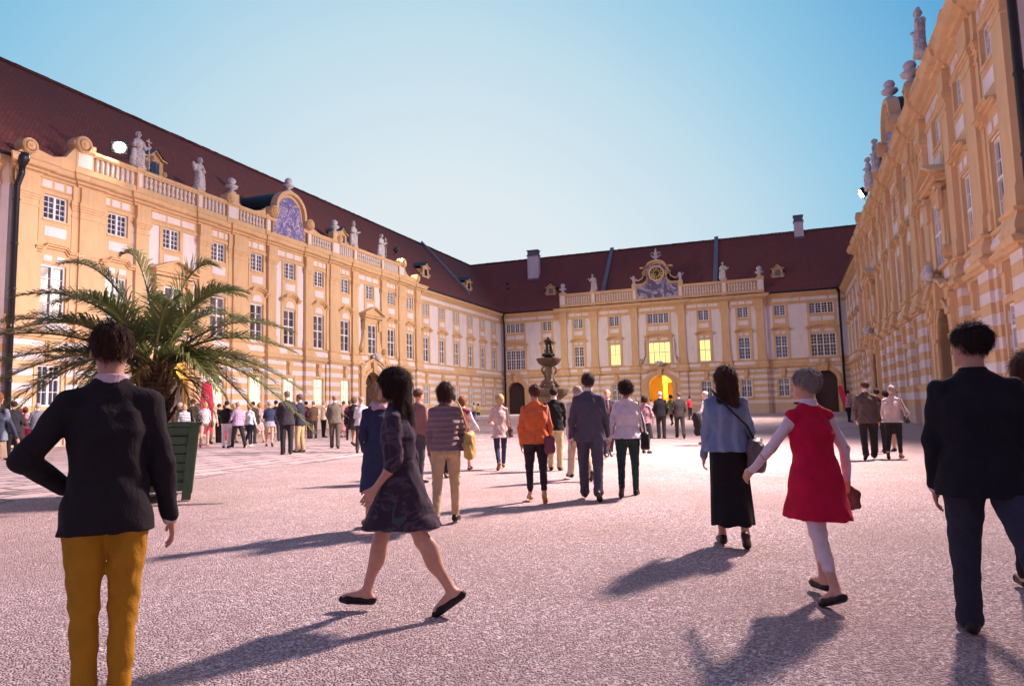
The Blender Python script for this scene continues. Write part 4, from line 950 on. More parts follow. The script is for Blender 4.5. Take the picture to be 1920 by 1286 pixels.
m.lathe([(.1,4.6),(.22,4.74),(.26,4.8),(.2,4.86),(.08,4.9),(.1,4.97),(.02,5.02)],(0,0,0),12); m.build('bronze_figures',M_BRZ,ft)

# ------------------------------------------------------------------ planter and palm
def planter(x,y,rz,label):
    z=gz(x,y); P=empty('wooden_planter',(x,y,z),rz,label,'planter')
    G=simple('green_painted_wood',(.045,.10,.05),.55,var=.3,scale=3,bs=.5); w0,w1,H=.56,.66,1.22
    m=MB(); m.box(-w1+.05,w1-.05,-w1+.05,w1-.05,1.02,1.08); m.build('soil',simple('dark_soil',(.05,.035,.025),.95,bs=.6),P)
    def at(t): return w0+(w1-w0)*t
    for side in range(4):
        Rz=Matrix.Rotation(side*PI/2,4,'Z'); m=MB(); n=7
        for i in range(n):
            t0,t1=(i+.06)/n,(i+.94)/n; z0,z1=.16+.96*t0,.16+.96*t1; a,b=at(t0),at(t1)
            V=[(-a+.06,-a+.03,z0),(a-.06,-a+.03,z0),(a-.06,-a+.07,z0),(-a+.06,-a+.07,z0),(-b+.06,-b+.03,z1),(b-.06,-b+.03,z1),(b-.06,-b+.07,z1),(-b+.06,-b+.07,z1)]
            bb=len(m.v); m.v+=V
            for q in ((0,3,2,1),(4,5,6,7),(0,1,5,4),(1,2,6,5),(2,3,7,6),(3,0,4,7)): m.f.append(tuple(bb+k for k in q)); m.m.append(0); m.sm.append(False)
        m.v=[tuple(Rz@Vector(v)) for v in m.v]; m.build('board_panel',G,P)
        for (ta,tb) in ((0,.13),(.9,1)):
            m=MB(); a,b=at(ta),at(tb); z0,z1=.14+.98*ta,.14+.98*tb
            m.v+=[(-a,-a-.005,z0),(a,-a-.005,z0),(a,-a+.04,z0),(-a,-a+.04,z0),(-b,-b-.005,z1),(b,-b-.005,z1),(b,-b+.04,z1),(-b,-b+.04,z1)]
            for q in ((0,3,2,1),(4,5,6,7),(0,1,5,4),(1,2,6,5),(2,3,7,6),(3,0,4,7)): m.f.append(q); m.m.append(0); m.sm.append(False)
            m.v=[tuple(Rz@Vector(v)) for v in m.v]; m.build('panel_frame',G,P)
        m=MB(); a,b=w0,w1; bb=0
        m.v+=[(a-.11,-a-.02,.0),(a+.02,-a-.02,.0),(a+.02,-a+.11,.0),(a-.11,-a+.11,.0),(b-.11,-b-.02,1.14),(b+.02,-b-.02,1.14),(b+.02,-b+.11,1.14),(b-.11,-b+.11,1.14)]
        for q in ((0,3,2,1),(4,5,6,7),(0,1,5,4),(1,2,6,5),(2,3,7,6),(3,0,4,7)): m.f.append(q); m.m.append(0); m.sm.append(False)
        m.v=[tuple(Rz@Vector(v)) for v in m.v]; m.build('corner_post',G,P)
    m=MB(); e=w1+.06
    for a in ((-e,e,-e,-e+.16),(-e,e,e-.16,e),(-e,-e+.16,-e+.16,e-.16),(e-.16,e,-e+.16,e-.16)): m.box(*a,1.14,1.19)
    m.build('top_rim',G,P); return P
PX,PY=-9.3,8.4
planter(PX,PY,math.radians(44),'green wooden box planter holding the palm, behind the man in mustard trousers')
def leaf_mat(name,c1,c2):
    m,t,b=new_mat(name); g=coords(t)
    col=mixc(t,maprange(t,noise(t,g,3,5),.35,.65),c1,c2); t.links.new(col,b.inputs['Base Color']); b.inputs['Roughness'].default_value=.4; b.inputs['Transmission Weight'].default_value=0; b.inputs['Subsurface Weight'].default_value=0
    tr=N(t,'ShaderNodeBsdfTranslucent'); t.links.new(col,tr.inputs[0]); mx=N(t,'ShaderNodeMixShader'); mx.inputs[0].default_value=.3; t.links.new(b.outputs[0],mx.inputs[1]); t.links.new(tr.outputs[0],mx.inputs[2]); t.links.new(mx.outputs[0],t.nodes['Material Output'].inputs[0]); return m
M_LEAF=leaf_mat('palm_leaf',(.085,.13,.04),(.19,.21,.07)); M_DRY=leaf_mat('dry_palm_leaf',(.30,.20,.08),(.18,.13,.05)); M_RACH=simple('palm_stalk',(.22,.22,.08),.5)
def palm():
    z0=gz(PX,PY)+1.05; P=empty('potted_palm',(PX,PY,z0),0,'large date palm with arching feathery fronds in the green planter','palm')
    er=Vector((.67,.742,0)); ed=Vector((-.742,.67,0)); r=random.Random(21)
    m=MB(); prof=[]; z=0
    while z<1.0: rr=.19+.05*math.sin(z*3); prof+=[(rr,z),(rr*1.12,z+.04),(rr*.9,z+.06)]; z+=.075
    m.lathe(prof,(0,0,0),16,mod=lambda a,z:1+.1*math.sin(a*5+z*40)); 
    for k in range(40):
        a=k*2.4; zz=.1+.9*k/40; m.tube([(.17*math.cos(a),.17*math.sin(a),zz),(.3*math.cos(a),.3*math.sin(a),zz+.14),(.34*math.cos(a),.34*math.sin(a),zz+.25)],[.05,.03,.012],5)
    m.build('trunk',simple('palm_trunk',(.13,.08,.045),.9,var=.5,scale=8,bs=.9),P)
    def frond(tip,dry=False,ctl=None,dens=1):
        T=er*tip[0]+ed*tip[1]+Vector((0,0,tip[2])); hor=Vector((T.x,T.y,0)); C=hor*.40+Vector((0,0,max(tip[2],0)*.72+ .75 if ctl is None else ctl))
        P0=Vector((r.uniform(-.06,.06),r.uniform(-.06,.06),.92)); T=T+P0; C=C+P0
        n=34; pts=[(P0*(1-t)**2+C*2*t*(1-t)+T*t*t) for t in [i/n for i in range(n+1)]]
        m=MB(); m.tube(pts,[.022*(1-.85*i/n)+.003 for i in range(n+1)],5,1)
        L=sum((b-a).length for a,b in zip(pts,pts[1:])); N_=int(L/.024*dens); roll=r.uniform(-.5,.5)
        for i in range(N_):
            t=.16+.83*i/N_; f=t*n; k=min(int(f),n-1); p=pts[k].lerp(pts[k+1],f-k); tan=(pts[k+1]-pts[k]).normalized()
            side=tan.cross(Vector((0,0,1))); side=side.normalized() if side.length>.1 else Vector((1,0,0)); up=side.cross(tan)
            q=(t-.16)/.83; ln=(.24+.42*math.sin(PI*min(1,q*1.05+.12))**.8)*(1-.25*q)*r.uniform(.85,1.1)
            for sg in (-1,1):
                fw=.95+.6*q+r.uniform(-.2,.2); d=(side*sg*math.cos(roll*sg*.4)+tan*fw+up*(.42+r.uniform(-.35,.35))).normalized()
                e=p+d*ln*.55; g=e+(d+Vector((0,0,-.45-r.uniform(0,.45)))).normalized()*ln*.5; w=.0118*(1.15-.3*q)
                wv=d.cross(up).normalized()*w
                if wv.length<1e-4: continue
                m.face([p-wv*.6,p+wv*.6,e+wv,e-wv],0); m.face([e-wv,e+wv,g],0)
        me=bpy.data.meshes.new('frond'); me.from_pydata(m.v,[],m.f); me.materials.append(M_DRY if dry else M_LEAF); me.materials.append(M_RACH); me.polygons.foreach_set('material_index',m.m)
        link('frond',me,P)
    spec=[(-1.35,.2,1.75),(-.55,.1,1.95),(1.45,.2,1.35),(.85,-.1,1.80),(2.15,.1,.75),(2.2,-.3,.35),(2.35,-.5,-.35),(2.3,-1.15,-1.0),(1.75,-.5,-.95),(1.95,.3,-.15),(1.2,-.2,-.7),(-1.3,.2,-.8),(-2.2,.4,-.7),(1.5,.8,1.0),(1.3,-1.1,1.2),
      (-2.0,.0,1.15),(-2.5,.3,.7),(-2.7,-.2,.35),(-2.65,.5,.0),(-2.3,-.5,-.45),(-1.8,-1.0,.5),(-1.5,.9,1.2),(-1.9,.6,-.55),(-1.1,-1.5,.9),(.3,-1.7,.9),(.6,1.6,.9),(-.5,1.8,.7),(.9,-1.2,-.35),(-.9,-1.3,-.3),(1.1,1.4,-.1),(-1.2,1.5,-.1)]
    for s in spec: frond(s)
    for s in ((.55,-.8,-.75),(-.5,-.9,-.6),(.9,.3,-.7),(-1.0,.1,-.75)): frond(s,True,.35,.7)
    return P
palm()

# ------------------------------------------------------------------ small things by the walls
def bench(loc,rz,label):
    P=empty('park_bench',loc,rz,label,'bench')
    D=simple('dark_bench_paint',(.03,.03,.035),.5,bs=.1)
    m=MB(); [m.box(-.9,.9,-.22+i*.11,-.13+i*.11,.43,.46) for i in range(4)]; m.build('seat',D,P)
    m=MB(); [m.box(-.9,.9,.20+i*.03,.225+i*.03,.55+i*.11,.63+i*.11) for i in range(3)]; m.build('backrest',D,P)
    for x in (-.8,.8):
        m=MB(); m.tube([(x,-.26,0),(x,-.2,.42),(x,.2,.42),(x,.28,.9)],.022,6); m.tube([(x,.3,0),(x,.12,.42)],.022,6); m.tube([(x,-.24,.42),(x,-.26,.64),(x,.22,.66)],.018,6); m.build('leg_frame',D,P)
    return P
bench((-28.95,33.2,gz(-29,33)),PI/2,'dark slatted bench against the left wing below a lit window')
bench((5.35,39.6,gz(5,39.6)),-PI/2,'dark bench against the right wing beyond the cream jacket woman')
def banner(loc,rz,label,h=2.4,lean=0,txt=True):
    P=empty('feather_flag',loc,rz,label,'flag'); m=MB(); m.tube([(0,0,0),(0,0,h*.7),(.06,0,h*.93),(.28,0,h)],.018,6); m.box(-.3,.3,-.03,.03,0,.03); m.box(-.03,.03,-.3,.3,0,.03); m.build('pole',M_METAL,P)
    m=MB(); R_=simple('red_banner_cloth',(.72,.02,.10),.6,bs=0); pts=[(0.01,.45),(.42,.45)]+[(.42+.05*math.sin(t*PI),.45+(h-.75)*t) for t in (.25,.5,.75,.95)]+[(.40,h*.93),(.28,h-.01),(.06,h*.93),(.01,h*.7)]
    m.prism(pts,-.004,.004); c=m.build('banner_cloth',R_,P)
    if txt:
        m=MB(); z=.8
        for k in range(9):
            x=.2+.05*math.sin(k*1.9); m.tube([(x-.07,-.008,z),(x-.02,-.008,z+.08),(x+.05,-.008,z+.03),(x+.03,-.008,z+.12)],.011,5); z+=.14
        m.build('lettering',simple('white_lettering',(.85,.85,.85),.6,bs=0),c)
    return P
banner((-21.4,21.6,gz(-21,21)),math.radians(40),'curved red feather flag with white script standing in the left crowd',2.6)
banner((6.55,73.9,gz(6,74)),0,'slim red flag leaning beside the far right arched door',2.6,0,False).rotation_euler=(0,math.radians(-14),0)
# ------------------------------------------------------------------ people
MC={}
def cloth(c,rough=.9,kind='plain'):
    k=('c',tuple(c),kind)
    if k in MC: return MC[k]
    m,t,b=new_mat('cloth_%s_%d'%(kind,len(MC))); g=coords(t)
    col=mixc(t,maprange(t,noise(t,g,7,5,.6),.3,.7),tuple(x*.82 for x in c),tuple(min(1,x*1.12) for x in c))
    if kind=='stripe':
        w=N(t,'ShaderNodeTexWave',wave_type='BANDS',bands_direction='Z'); w.inputs['Scale'].default_value=5.2; t.links.new(g,w.inputs['Vector']); col=mixc(t,maprange(t,w.outputs['Fac'],.45,.55),(.04,.05,.12),(.8,.8,.8))
    if kind=='floral': col=mixc(t,maprange(t,noise(t,g,16,2,.5,1),.48,.54),col,(.55,.16,.2)); col=mixc(t,maprange(t,noise(t,mapping(t,g,loc=(5,3,1)),12,2,.5,1),.56,.6),col,(.12,.14,.25))
    if kind=='plaid':
        w=N(t,'ShaderNodeTexWave',bands_direction='Z'); w.inputs['Scale'].default_value=5; t.links.new(g,w.inputs['Vector']); w2=N(t,'ShaderNodeTexWave',bands_direction='X'); w2.inputs['Scale'].default_value=5; t.links.new(g,w2.inputs['Vector'])
        col=mixc(t,maprange(t,w.outputs['Fac'],.7,.8,0,.6),col,(.25,.05,.18)); col=mixc(t,maprange(t,w2.outputs['Fac'],.7,.8,0,.6),col,(.12,.08,.3))
    if kind=='print':
        col=mixc(t,maprange(t,noise(t,mapping(t,g,(1,1,2.2)),5,3,.6,1.5),.50,.56),col,(.09,.06,.09)); col=mixc(t,maprange(t,noise(t,mapping(t,g,loc=(3,7,2)),7,3,.6,1.5),.60,.64),col,(.05,.08,.09))
    if kind=='quilt':
        w=N(t,'ShaderNodeTexWave',bands_direction='Z'); w.inputs['Scale'].default_value=4.6; t.links.new(g,w.inputs['Vector']); bump(t,b,w.outputs['Fac'],1,.04); col=mixc(t,maprange(t,w.outputs['Fac'],0,.12,.45,0),col,(.1,.07,.08))
    if kind=='denim':
        w=N(t,'ShaderNodeTexWave',bands_direction='X'); w.inputs['Scale'].default_value=2.2; w.inputs['Distortion'].default_value=3; t.links.new(g,w.inputs['Vector']); col=mixc(t,maprange(t,w.outputs['Fac'],.5,1,0,.5),col,(.33,.40,.52))
    t.links.new(col,b.inputs['Base Color']); b.inputs['Roughness'].default_value=rough; b.inputs['Specular IOR Level'].default_value=.25
    if kind!='quilt':
        ad=N(t,'ShaderNodeMath',operation='MULTIPLY_ADD'); t.links.new(noise(t,mapping(t,g,(1,1,.55)),9,5,.6,.6),ad.inputs[0]); ad.inputs[1].default_value=9.0; t.links.new(noise(t,g,140 if kind!='leather' else 30,2),ad.inputs[2]); bump(t,b,ad.outputs[0],.5,.0035)
    MC[k]=m; return m
def skinm(tone=0):
    k=('skin',tone)
    if k in MC: return MC[k]
    m,t,b=new_mat('skin_%d'%len(MC)); c=[(.62,.36,.26),(.50,.28,.20),(.68,.42,.32)][tone]; g=coords(t)
    col=mixc(t,maprange(t,noise(t,g,9,4),.3,.7),c,(c[0]*.9,c[1]*.76,c[2]*.74)); t.links.new(col,b.inputs['Base Color']); b.inputs['Roughness'].default_value=.5; b.inputs['Subsurface Weight'].default_value=.08; b.inputs['Subsurface Radius'].default_value=(.02,.008,.004); MC[k]=m; return m
def hairm(c):
    k=('hair',tuple(c))
    if k in MC: return MC[k]
    m,t,b=new_mat('hair_%d'%len(MC)); g=mapping(t,coords(t),(1,1,.12))
    n=noise(t,g,120,3); col=mixc(t,maprange(t,n,.35,.65),tuple(x*.5 for x in c),tuple(min(1,x*1.4) for x in c)); t.links.new(col,b.inputs['Base Color']); b.inputs['Roughness'].default_value=.7; b.inputs['Specular IOR Level'].default_value=.2; bump(t,b,n,1,.01); MC[k]=m; return m
M_EYE=simple('eye_dark',(.03,.02,.02),.2,bs=0,var=0)
def person(pos,rel,label,H=None,leg=((3,2),(-2,3)),arm=((4,9,12,0),(4,9,12,0)),lean=2,head=0,sex='m',bulk=1,top=None,under=None,bottom=None,shoes=None,hair=('short',(.05,.03,.02)),tone=0,scarf=None,det=None,curl=(.35,.35),bare=False,tilt=0,tie=None,belt=None,group='visitors crossing the courtyard',extra=None,wave=1):
    x,y,Hh=POS[pos] if isinstance(pos,str) else pos; H=H or min(1.92,max(1.55,Hh)); sc=H/1.75
    D=math.hypot(x,y); h=det or (.0075 if D<6.5 else .0095 if D<11 else .014 if D<20 else .021 if D<32 else .028)
    brg=math.degrees(math.atan2(x,y)); az=brg+rel; W_=.93 if sex=='f' else 1.0; seed=(hash_(label)%97)/9.0
    R=math.radians; c_=math.cos; s_=math.sin
    # skeleton
    hipz=.93; J={}; soles=[]
    for i,sg in ((0,-1),(1,1)):
        a,b=R(leg[i][0]),R(leg[i][1]); off=R(leg[i][2]) if len(leg[i])>2 else 0
        hp=np.array((sg*.088,0,hipz)); kn=hp+.44*np.array((sg*.03+s_(off),s_(a),-c_(a))); an=kn+.42*np.array((-sg*.01+s_(off)*.4,s_(a-b),-c_(a-b)))
        fp=min(0,(a-b))*1.0 if (a-b)<-.12 else max(0,(a-b)-.1)*.5; f=np.array((sg*.12,c_(fp),s_(fp))); f/=np.linalg.norm(f); dn=np.array((0,s_(fp),-c_(fp)))
        toe=an+f*.155+dn*.055; heel=an-f*.045+dn*.055
        J[i]=(hp,kn,an,toe,heel,f,dn); soles+=[toe[2]-.028,heel[2]-.028]
    dz=-min(soles); sh=np.array((0,0,dz))
    for i in (0,1): J[i]=tuple(q+sh if k<5 else q for k,q in enumerate(J[i]))
    T=lambda p: np.array((p[0],p[1]+math.tan(R(lean))*(p[2]-hipz),p[2]+dz))      # torso shear
    A={}
    for i,sg in ((0,-1),(1,1)):
        p,q,e,w=[R(v) for v in arm[i]]; S0=T((sg*.163*W_*(1+.3*(bulk-1)),0,1.376))
        u=np.array((sg*s_(q),s_(p)*c_(q),-c_(p)*c_(q))); el=S0+.29*u; fo=np.array((sg*(s_(q)*.5-s_(w)),s_(p+e)*c_(w),-c_(p+e)*c_(w))); fo/=np.linalg.norm(fo); wr=el+.255*fo
        A[i]=(S0,el,wr,fo)
    lo=np.minimum.reduce([J[0][3],J[1][3],J[0][4],J[1][4],A[0][1],A[1][1],A[0][2],A[1][2]])-.24; hi=np.maximum.reduce([J[0][3],J[1][3],A[0][1],A[1][1],A[0][2],A[1][2]])+.24
    lo[2]=0; hi[2]=1.80+dz; hy=T((0,0,1.6))[1]; lo[1]=min(lo[1],hy-.2,-.22); hi[1]=max(hi[1],hy+.2,.22)
    hd=R(-head); ch,shh=c_(hd),s_(hd)
    def HP(p):   # head point
        px,py,pz=p; px*=1.06; py*=1.06; pz=1.585+(pz-1.6)*1.06; q=T((0,.01,1.6)); return (q[0]+px*ch-py*shh+math.sin(R(tilt))*(pz-1.5),q[1]+px*shh+py*ch,pz+dz)
    def hell(s,c,r,k=.02,mode='u'):
        r=[v*1.06 for v in r]
        C=HP(c); Rr=max(r)*1.3+k+3*s.h; sl=s.sl(np.array(C)-Rr,np.array(C)+Rr); X,Y,Z=s.grid(sl); X=X-C[0]; Y=Y-C[1]; Z=Z-C[2]
        q=np.sqrt(((X*ch+Y*shh)/r[0])**2+((-X*shh+Y*ch)/r[1])**2+(Z/r[2])**2); s.comb(sl,((q-1)*min(r)).astype(np.float32),k,mode)
    def hcap(s,a,b,ra,rb,k=.01,mode='u'): s.cap(HP(a),HP(b),ra,rb,k,mode)
    Wt=W_*bulk
    # ---- body
    s=Sdf(lo,hi,h)
    hw=.93 if sex=='f' else 1
    hell(s,(0,-.012,1.664),(.074*hw,.094,.088),.02); hell(s,(0,.030,1.59),(.054*hw,.058,.066),.03); s.cap(T((0,-.015,1.40)),HP((0,-.012,1.60)),.054*hw,.052*hw,.03)
    hcap(s,(0,.088,1.645),(0,.104,1.608),.010,.014,.012); hell(s,(0,.072,1.668),(.045,.02,.012),.012)
    for sg in (-1,1):
        hell(s,(sg*.074*hw,-.004,1.632),(.010,.020,.032),.006); hell(s,(sg*.032,.086,1.644),(.016,.014,.011),.008,'s'); hell(s,(sg*.030,.070,1.645),(.013,.013,.012),.004)
    hcap(s,(-.018,.083,1.577),(.018,.083,1.577),.008,.008,.006); hell(s,(0,.078,1.548),(.022,.018,.016),.015)
    tors=[(.86,.11,.07,0,0),(.95,.12,.08,0,0),(1.08,.10,.07,0,0),(1.28,.11,.08,0,0),(1.38,.08,.06,0,0)]
    s.loft([(z+dz,rx*Wt,ry*bulk,0,T((0,0,z))[1]) for z,rx,ry,_,_ in tors],.05)
    for i,sg in ((0,-1),(1,1)):
        S0,el,wr,fo=A[i]; s.cap(T((sg*.05,0,1.39)),S0,.04,.035,.03); s.cap(S0,el,.040*W_,.036*W_,.03); s.cap(el,wr,.036*W_,.025*W_,.02); s.cap(el,el+fo*.1,.038*W_,.036*W_,.02)
        hp,kn,an,toe,heel,f,dn=J[i]; lg=bottom is None or bottom[0]=='skirt'; s.cap(hp,kn,(.082 if lg else .055)*bulk,.052 if lg else .038,.05 if lg else .02); s.cap(kn,an,.050 if lg else .036,.034,.02)
        if lg: s.ell(kn+(an-kn)*.28+np.array((0,-.012,0)),(.042,.048,.1),.05)
        s.cap(an,toe-dn*.015,.034,.026,.03); s.cap(heel-dn*.02,an,.03,.032,.02)
        # hand
        up=np.array((0,.35,1.0)); g=np.cross(np.array((sg*1.0,0,0)),fo); g=g/np.linalg.norm(g); 
        if g[1]<0: g=-g
        n=np.cross(fo,g); n=n/np.linalg.norm(n); n=n*(-sg if n[0]>0 else sg); rr=max(.0085,h*.62)
        s.cap(wr,wr+fo*.03,.024,.026,.015)
        for q in (-.024,-.008,.008,.024): s.cap(wr+fo*.02+g*q*.7,wr+fo*.085+g*q*1.1,.014,.012,.012)
        cu=curl[i]
        for q,L in ((-.030,.062),(-.010,.076),(.010,.080),(.029,.072)):
            b0=wr+fo*.088+g*q; d=fo
            for j in range(3):
                th=cu*(j+.6); d=fo*c_(th)+n*s_(th)+g*q*.8; d=d/np.linalg.norm(d); b1=b0+d*L*(.45,.32,.25)[j]; s.cap(b0,b1,rr*(1-.08*j),rr*(.92-.08*j),.004); b0=b1
        b0=wr+fo*.025+g*.024; b1=b0+fo*.038+g*.026+n*.01; b2=b1+fo*.03+g*.006+n*.012; s.cap(b0,b1,rr*1.35,rr*1.15,.01); s.cap(b1,b2,rr*1.12,rr,.004)
    if not bare or True: s.below(0)
    V,Q=s.mesh(); V[:]=V; parts=[(V,Q,0)]
    me=vq_mesh('person',parts,[skinm(tone)]); root=link('person',me,None,(x,y,gz(x,y)),-R(az)); root.scale=(sc,)*3
    tag(root,label,'person',group)
    def piece(name,s,mt): 
        V,Q=s.mesh()
        if len(V)<8: return None
        return link(name,vq_mesh(name,[(V,Q,0)],[mt]),root)
    # ---- hair
    st,hc=hair
    if st!='none':
        s=Sdf(np.array(HP((0,0,1.60)))-(.22,.24,.34 if st in('long',) else .2),np.array(HP((0,0,1.60)))+(.22,.24,.24),h)
        X,Y,Z=s.grid((slice(None),)*3); C=HP((0,0,0)); lx=((X-C[0])*ch+(Y-C[1])*shh)/1.06; ly=(-(X-C[0])*shh+(Y-C[1])*ch)/1.06; lz=(Z-dz-1.585)/1.06+1.6
        if st in ('short','bald','grey','curly'):
            hell(s,(0,-.016,1.672),(.084*hw,.104,.092) if st!='curly' else (.105,.122,.112),.01)
            if st=='curly': hell(s,(0,-.05,1.64),(.09,.08,.09),.03)
            zl=1.584+.60*ly+6.5*np.clip(ly,0,1)**2+.006*np.sin(lx*90+seed)
            if st=='curly': zl=1.60+.5*ly+7*np.clip(ly,0,1)**2
            s.F=s.F+(.012*np.clip((zl+.05-lz)/.05,0,1)).astype(np.float32); s.F=np.maximum(s.F,(zl-lz).astype(np.float32))
            if st=='bald': s.F=np.maximum(s.F,(lz-1.69+.3*ly).astype(np.float32)); s.F=np.maximum(s.F,(ly-.03).astype(np.float32))
        else:
            hell(s,(0,-.022,1.664),(.096*hw,.112,.100),.01); 
            if st in ('bob','long'): s.loft([(1.53+dz,.088,.085,C[0]+ .03*shh,C[1]-.03*ch),(1.60+dz,.098,.10,C[0]+.02*shh,C[1]-.02*ch),(1.66+dz,.094,.105,C[0]+.01*shh,C[1]-.01*ch)],.04)
            if st=='long':
                s.cap(HP((0,-.07,1.62)),HP((.01*wave,-.105,1.40)),.085,.07,.04,sy=.7)
                for sg in (-1,1): s.cap(HP((sg*.06,-.04,1.60)),HP((sg*.085,-.05,1.44)),.04,.035,.03)
            if st=='tied': hell(s,(0,-.12,1.66),(.04,.04,.04),.02)
            fz=np.where(lz>1.69,1.0,0)
            hell(s,(0,.115,1.60),(.062*hw,.085,.092),.01,'s')
            if st=='tied': s.F=np.maximum(s.F,((1.60+.5*ly)-lz).astype(np.float32))
        a_=.0055 if st!='curly' else .012
        s.F=s.F+(a_*(np.sin(lx*140+seed+ly*60)*np.sin(lz*(35 if st!='curly' else 90)+ly*70))).astype(np.float32)
        V,Q=s.mesh()
        if D<13 and st!='bald':
            q=V[Q]; fn=np.cross(q[:,2]-q[:,0],q[:,3]-q[:,1]); nn=np.zeros_like(V)
            for j in range(4): np.add.at(nn,Q[:,j],fn)
            nn/=np.linalg.norm(nn,axis=1)[:,None]+1e-9; cen=V.mean(0)
            if ((V-cen)*nn).sum()<0: nn=-nn
            rr_=np.random.default_rng(int(seed*10)); K_=5200 if D<6.5 else 2600; id_=rr_.integers(0,len(V),K_); b0=V[id_]+rr_.normal(0,h*.5,(K_,3)); n0=nn[id_]
            t0=np.array((0,-.25*ch,-1.0))-n0*(n0@np.array((0,-.25*ch,-1.0)))[:,None]+rr_.normal(0,.22 if st!='curly' else .9,(K_,3)); t0/=np.linalg.norm(t0,axis=1)[:,None]
            L_=rr_.uniform(.02,.045,(K_,1))*(1 if st in('short','grey','curly') else 1.7); w_=np.cross(t0,n0)*(.0011 if D<6.5 else .0018)
            p1=b0+t0*L_*.5+n0*rr_.uniform(.001,.006,(K_,1)); p2=b0+t0*L_+n0*rr_.uniform(-.002,.007 if st!='curly' else .02,(K_,1))
            SV=np.concatenate([b0-w_-n0*.002,b0+w_-n0*.002,p1+w_,p1-w_,p2+w_*.3,p2-w_*.3]); i_=np.arange(K_); SQ=np.concatenate([np.stack([i_,i_+K_,i_+2*K_,i_+3*K_],1),np.stack([i_+3*K_,i_+2*K_,i_+4*K_,i_+5*K_],1)])
            link('hair',vq_mesh('hair',[(V,Q,0),(SV,SQ,0)],[hairm(hc)]),root)
        elif len(V)>8: link('hair',vq_mesh('hair',[(V,Q,0)],[hairm(hc)]),root)
    # eyes for people turned to the camera
    if 100<abs(((rel+head+180)%360)-180) and D<22:
        m=MB(); 
        for sg in (-1,1):
            c=HP((sg*.031,.080,1.645)); m.lathe([(.002,-.009),(.008,-.005),(.009,0),(.008,.005),(.002,.009)],c,8)
        m.build('eyes',M_EYE,root)
    # ---- trousers / skirt
    if bottom:
        kind,col=bottom[0],bottom[1]; mt=cloth(col,kind=bottom[3] if len(bottom)>3 else 'plain')
        s=Sdf((lo[0],min(lo[1],-.25),0),(hi[0],hi[1],1.12+dz),h)
        if kind=='trousers':
            cuff=bottom[2]; r0=(.106 if sex=='m' else .097)*bulk; r1=(.074 if sex=='m' else .068) if cuff[1] else .061; r2=(.062 if cuff[1] else .046)
            s.loft([(z+dz,rx*Wt,ry*bulk,0,T((0,0,z))[1]) for z,rx,ry in ((.84,.155,.125),(.92,.168,.130),(1.0,.160,.118),(1.07,.145,.108))],.05)
            for i in (0,1):
                hp,kn,an,toe,heel,f,dn=J[i]; s.ell(hp+np.array((0,-.055,-.02)),(.085,.07,.095),.05); s.cap(hp,kn,r0,r1,.03); e=kn+(an-kn)*cuff[0]; s.cap(kn,e,r1,r2,.02)
                if sex=='m' and cuff[1]: s.cap(e-(an-kn)*.12,e,r2,r2+.008,.01)
            s.wrinkle(.0035 if h<.02 else .002,34,seed,1.2)
            if top: s.above(top[2]+.02+dz)
        else:
            hz=bottom[2]; fl=bottom[4] if len(bottom)>4 else .2
            cy=(J[0][2][1]+J[1][2][1])/2; k=(1.05-hz)/.95
            s.loft([(hz+dz,fl,fl*(.85 if hz>.3 else 1.05),0,cy*k*.75),((hz+.95)/2+dz,(fl+.17)/2,.155,0,cy*k*.3),(.95+dz,.172*Wt,.135*bulk,0,0),(1.07+dz,.142*Wt,.108,0,T((0,0,1.07))[1])],.02)
            X,Y,Z=s.grid((slice(None),)*3); th=np.arctan2(Y,X); s.F=s.F+(.008*np.clip((1.0-Z)/(1.0-hz),0,1)*np.sin(th*9+seed)).astype(np.float32)
        piece('trousers' if kind=='trousers' else 'skirt',s,mt)
    # ---- top
    def torso_garment(hem,fl,col,kind,sleeve,grow=1.0,name='shirt',neck=1.475,vneck=False,dress=False):
        nm_=name; s=Sdf((min(lo[0],-.3),min(lo[1],-.3),0 if dress else hem-.1+dz*0),(max(hi[0],.3),max(hi[1],.3),1.56+dz),h)
        if sex=='m': sec=[(hem,.190*fl,.140*fl),(.95,.182,.130),(1.08,.158,.118),(1.25,.176,.128),(1.34,.158,.112),(1.41,.085,.078),(1.45,.06,.06)]
        else: sec=[(hem,.185*fl,.145*fl),(.95,.178,.138),(1.08,.140,.110),(1.24,.164,.128),(1.33,.142,.106),(1.405,.075,.072),(1.44,.055,.058)]
        if dress and hem<.8:
            st_=abs(J[0][1][1]-J[1][1][1])/2+.11; sec=[(hem,sec[0][1],max(sec[0][2],st_*(1.05 if hem<.7 else .9))),(.80,.185,max(.15,st_*.72))]+sec[1:]
        cy=(J[0][1][1]+J[1][1][1])/2
        sec=[q for q in sec if q[0]>=hem]
        s.loft([(z+dz,rx*bulk*grow,ry*bulk*grow,0,T((0,0,z))[1] if z>.9 else cy*.95*min(1,(.95-z)/.42)) for z,rx,ry in sec],.03)
        for i,sg in ((0,-1),(1,1)):
            S0,el,wr,fo=A[i]; s.cap(T((sg*.045,-.005,1.41)),S0+np.array((-sg*.006,0,.002)),.048*grow,(.056 if sex=='m' else .048)*grow,.04)
            g=.012 if name in('jacket','coat') else 0
            if sleeve=='none': s.ell(S0,(.05,.055,.05),.03); continue
            s.cap(S0,el,(.055 if sex=='m' else .049)+g*.6,(.047 if sex=='m' else .042)+g*.5,.03)
            if sleeve=='long': s.cap(el,wr-fo*(.0 if name!='jacket' else .005),(.047 if sex=='m' else .042)+g*.5,(.035 if sex=='m' else .032)+g*.5,.02)
            if sleeve=='elbow': s.cap(el,el+fo*.06,.046,.050,.02)
            if sleeve=='loose': s.cap(el,el+fo*.14,.050,.062,.02)
        s.cap(T((0,-.01,1.43)),T((0,-.012,neck)),.068,.064,.03)
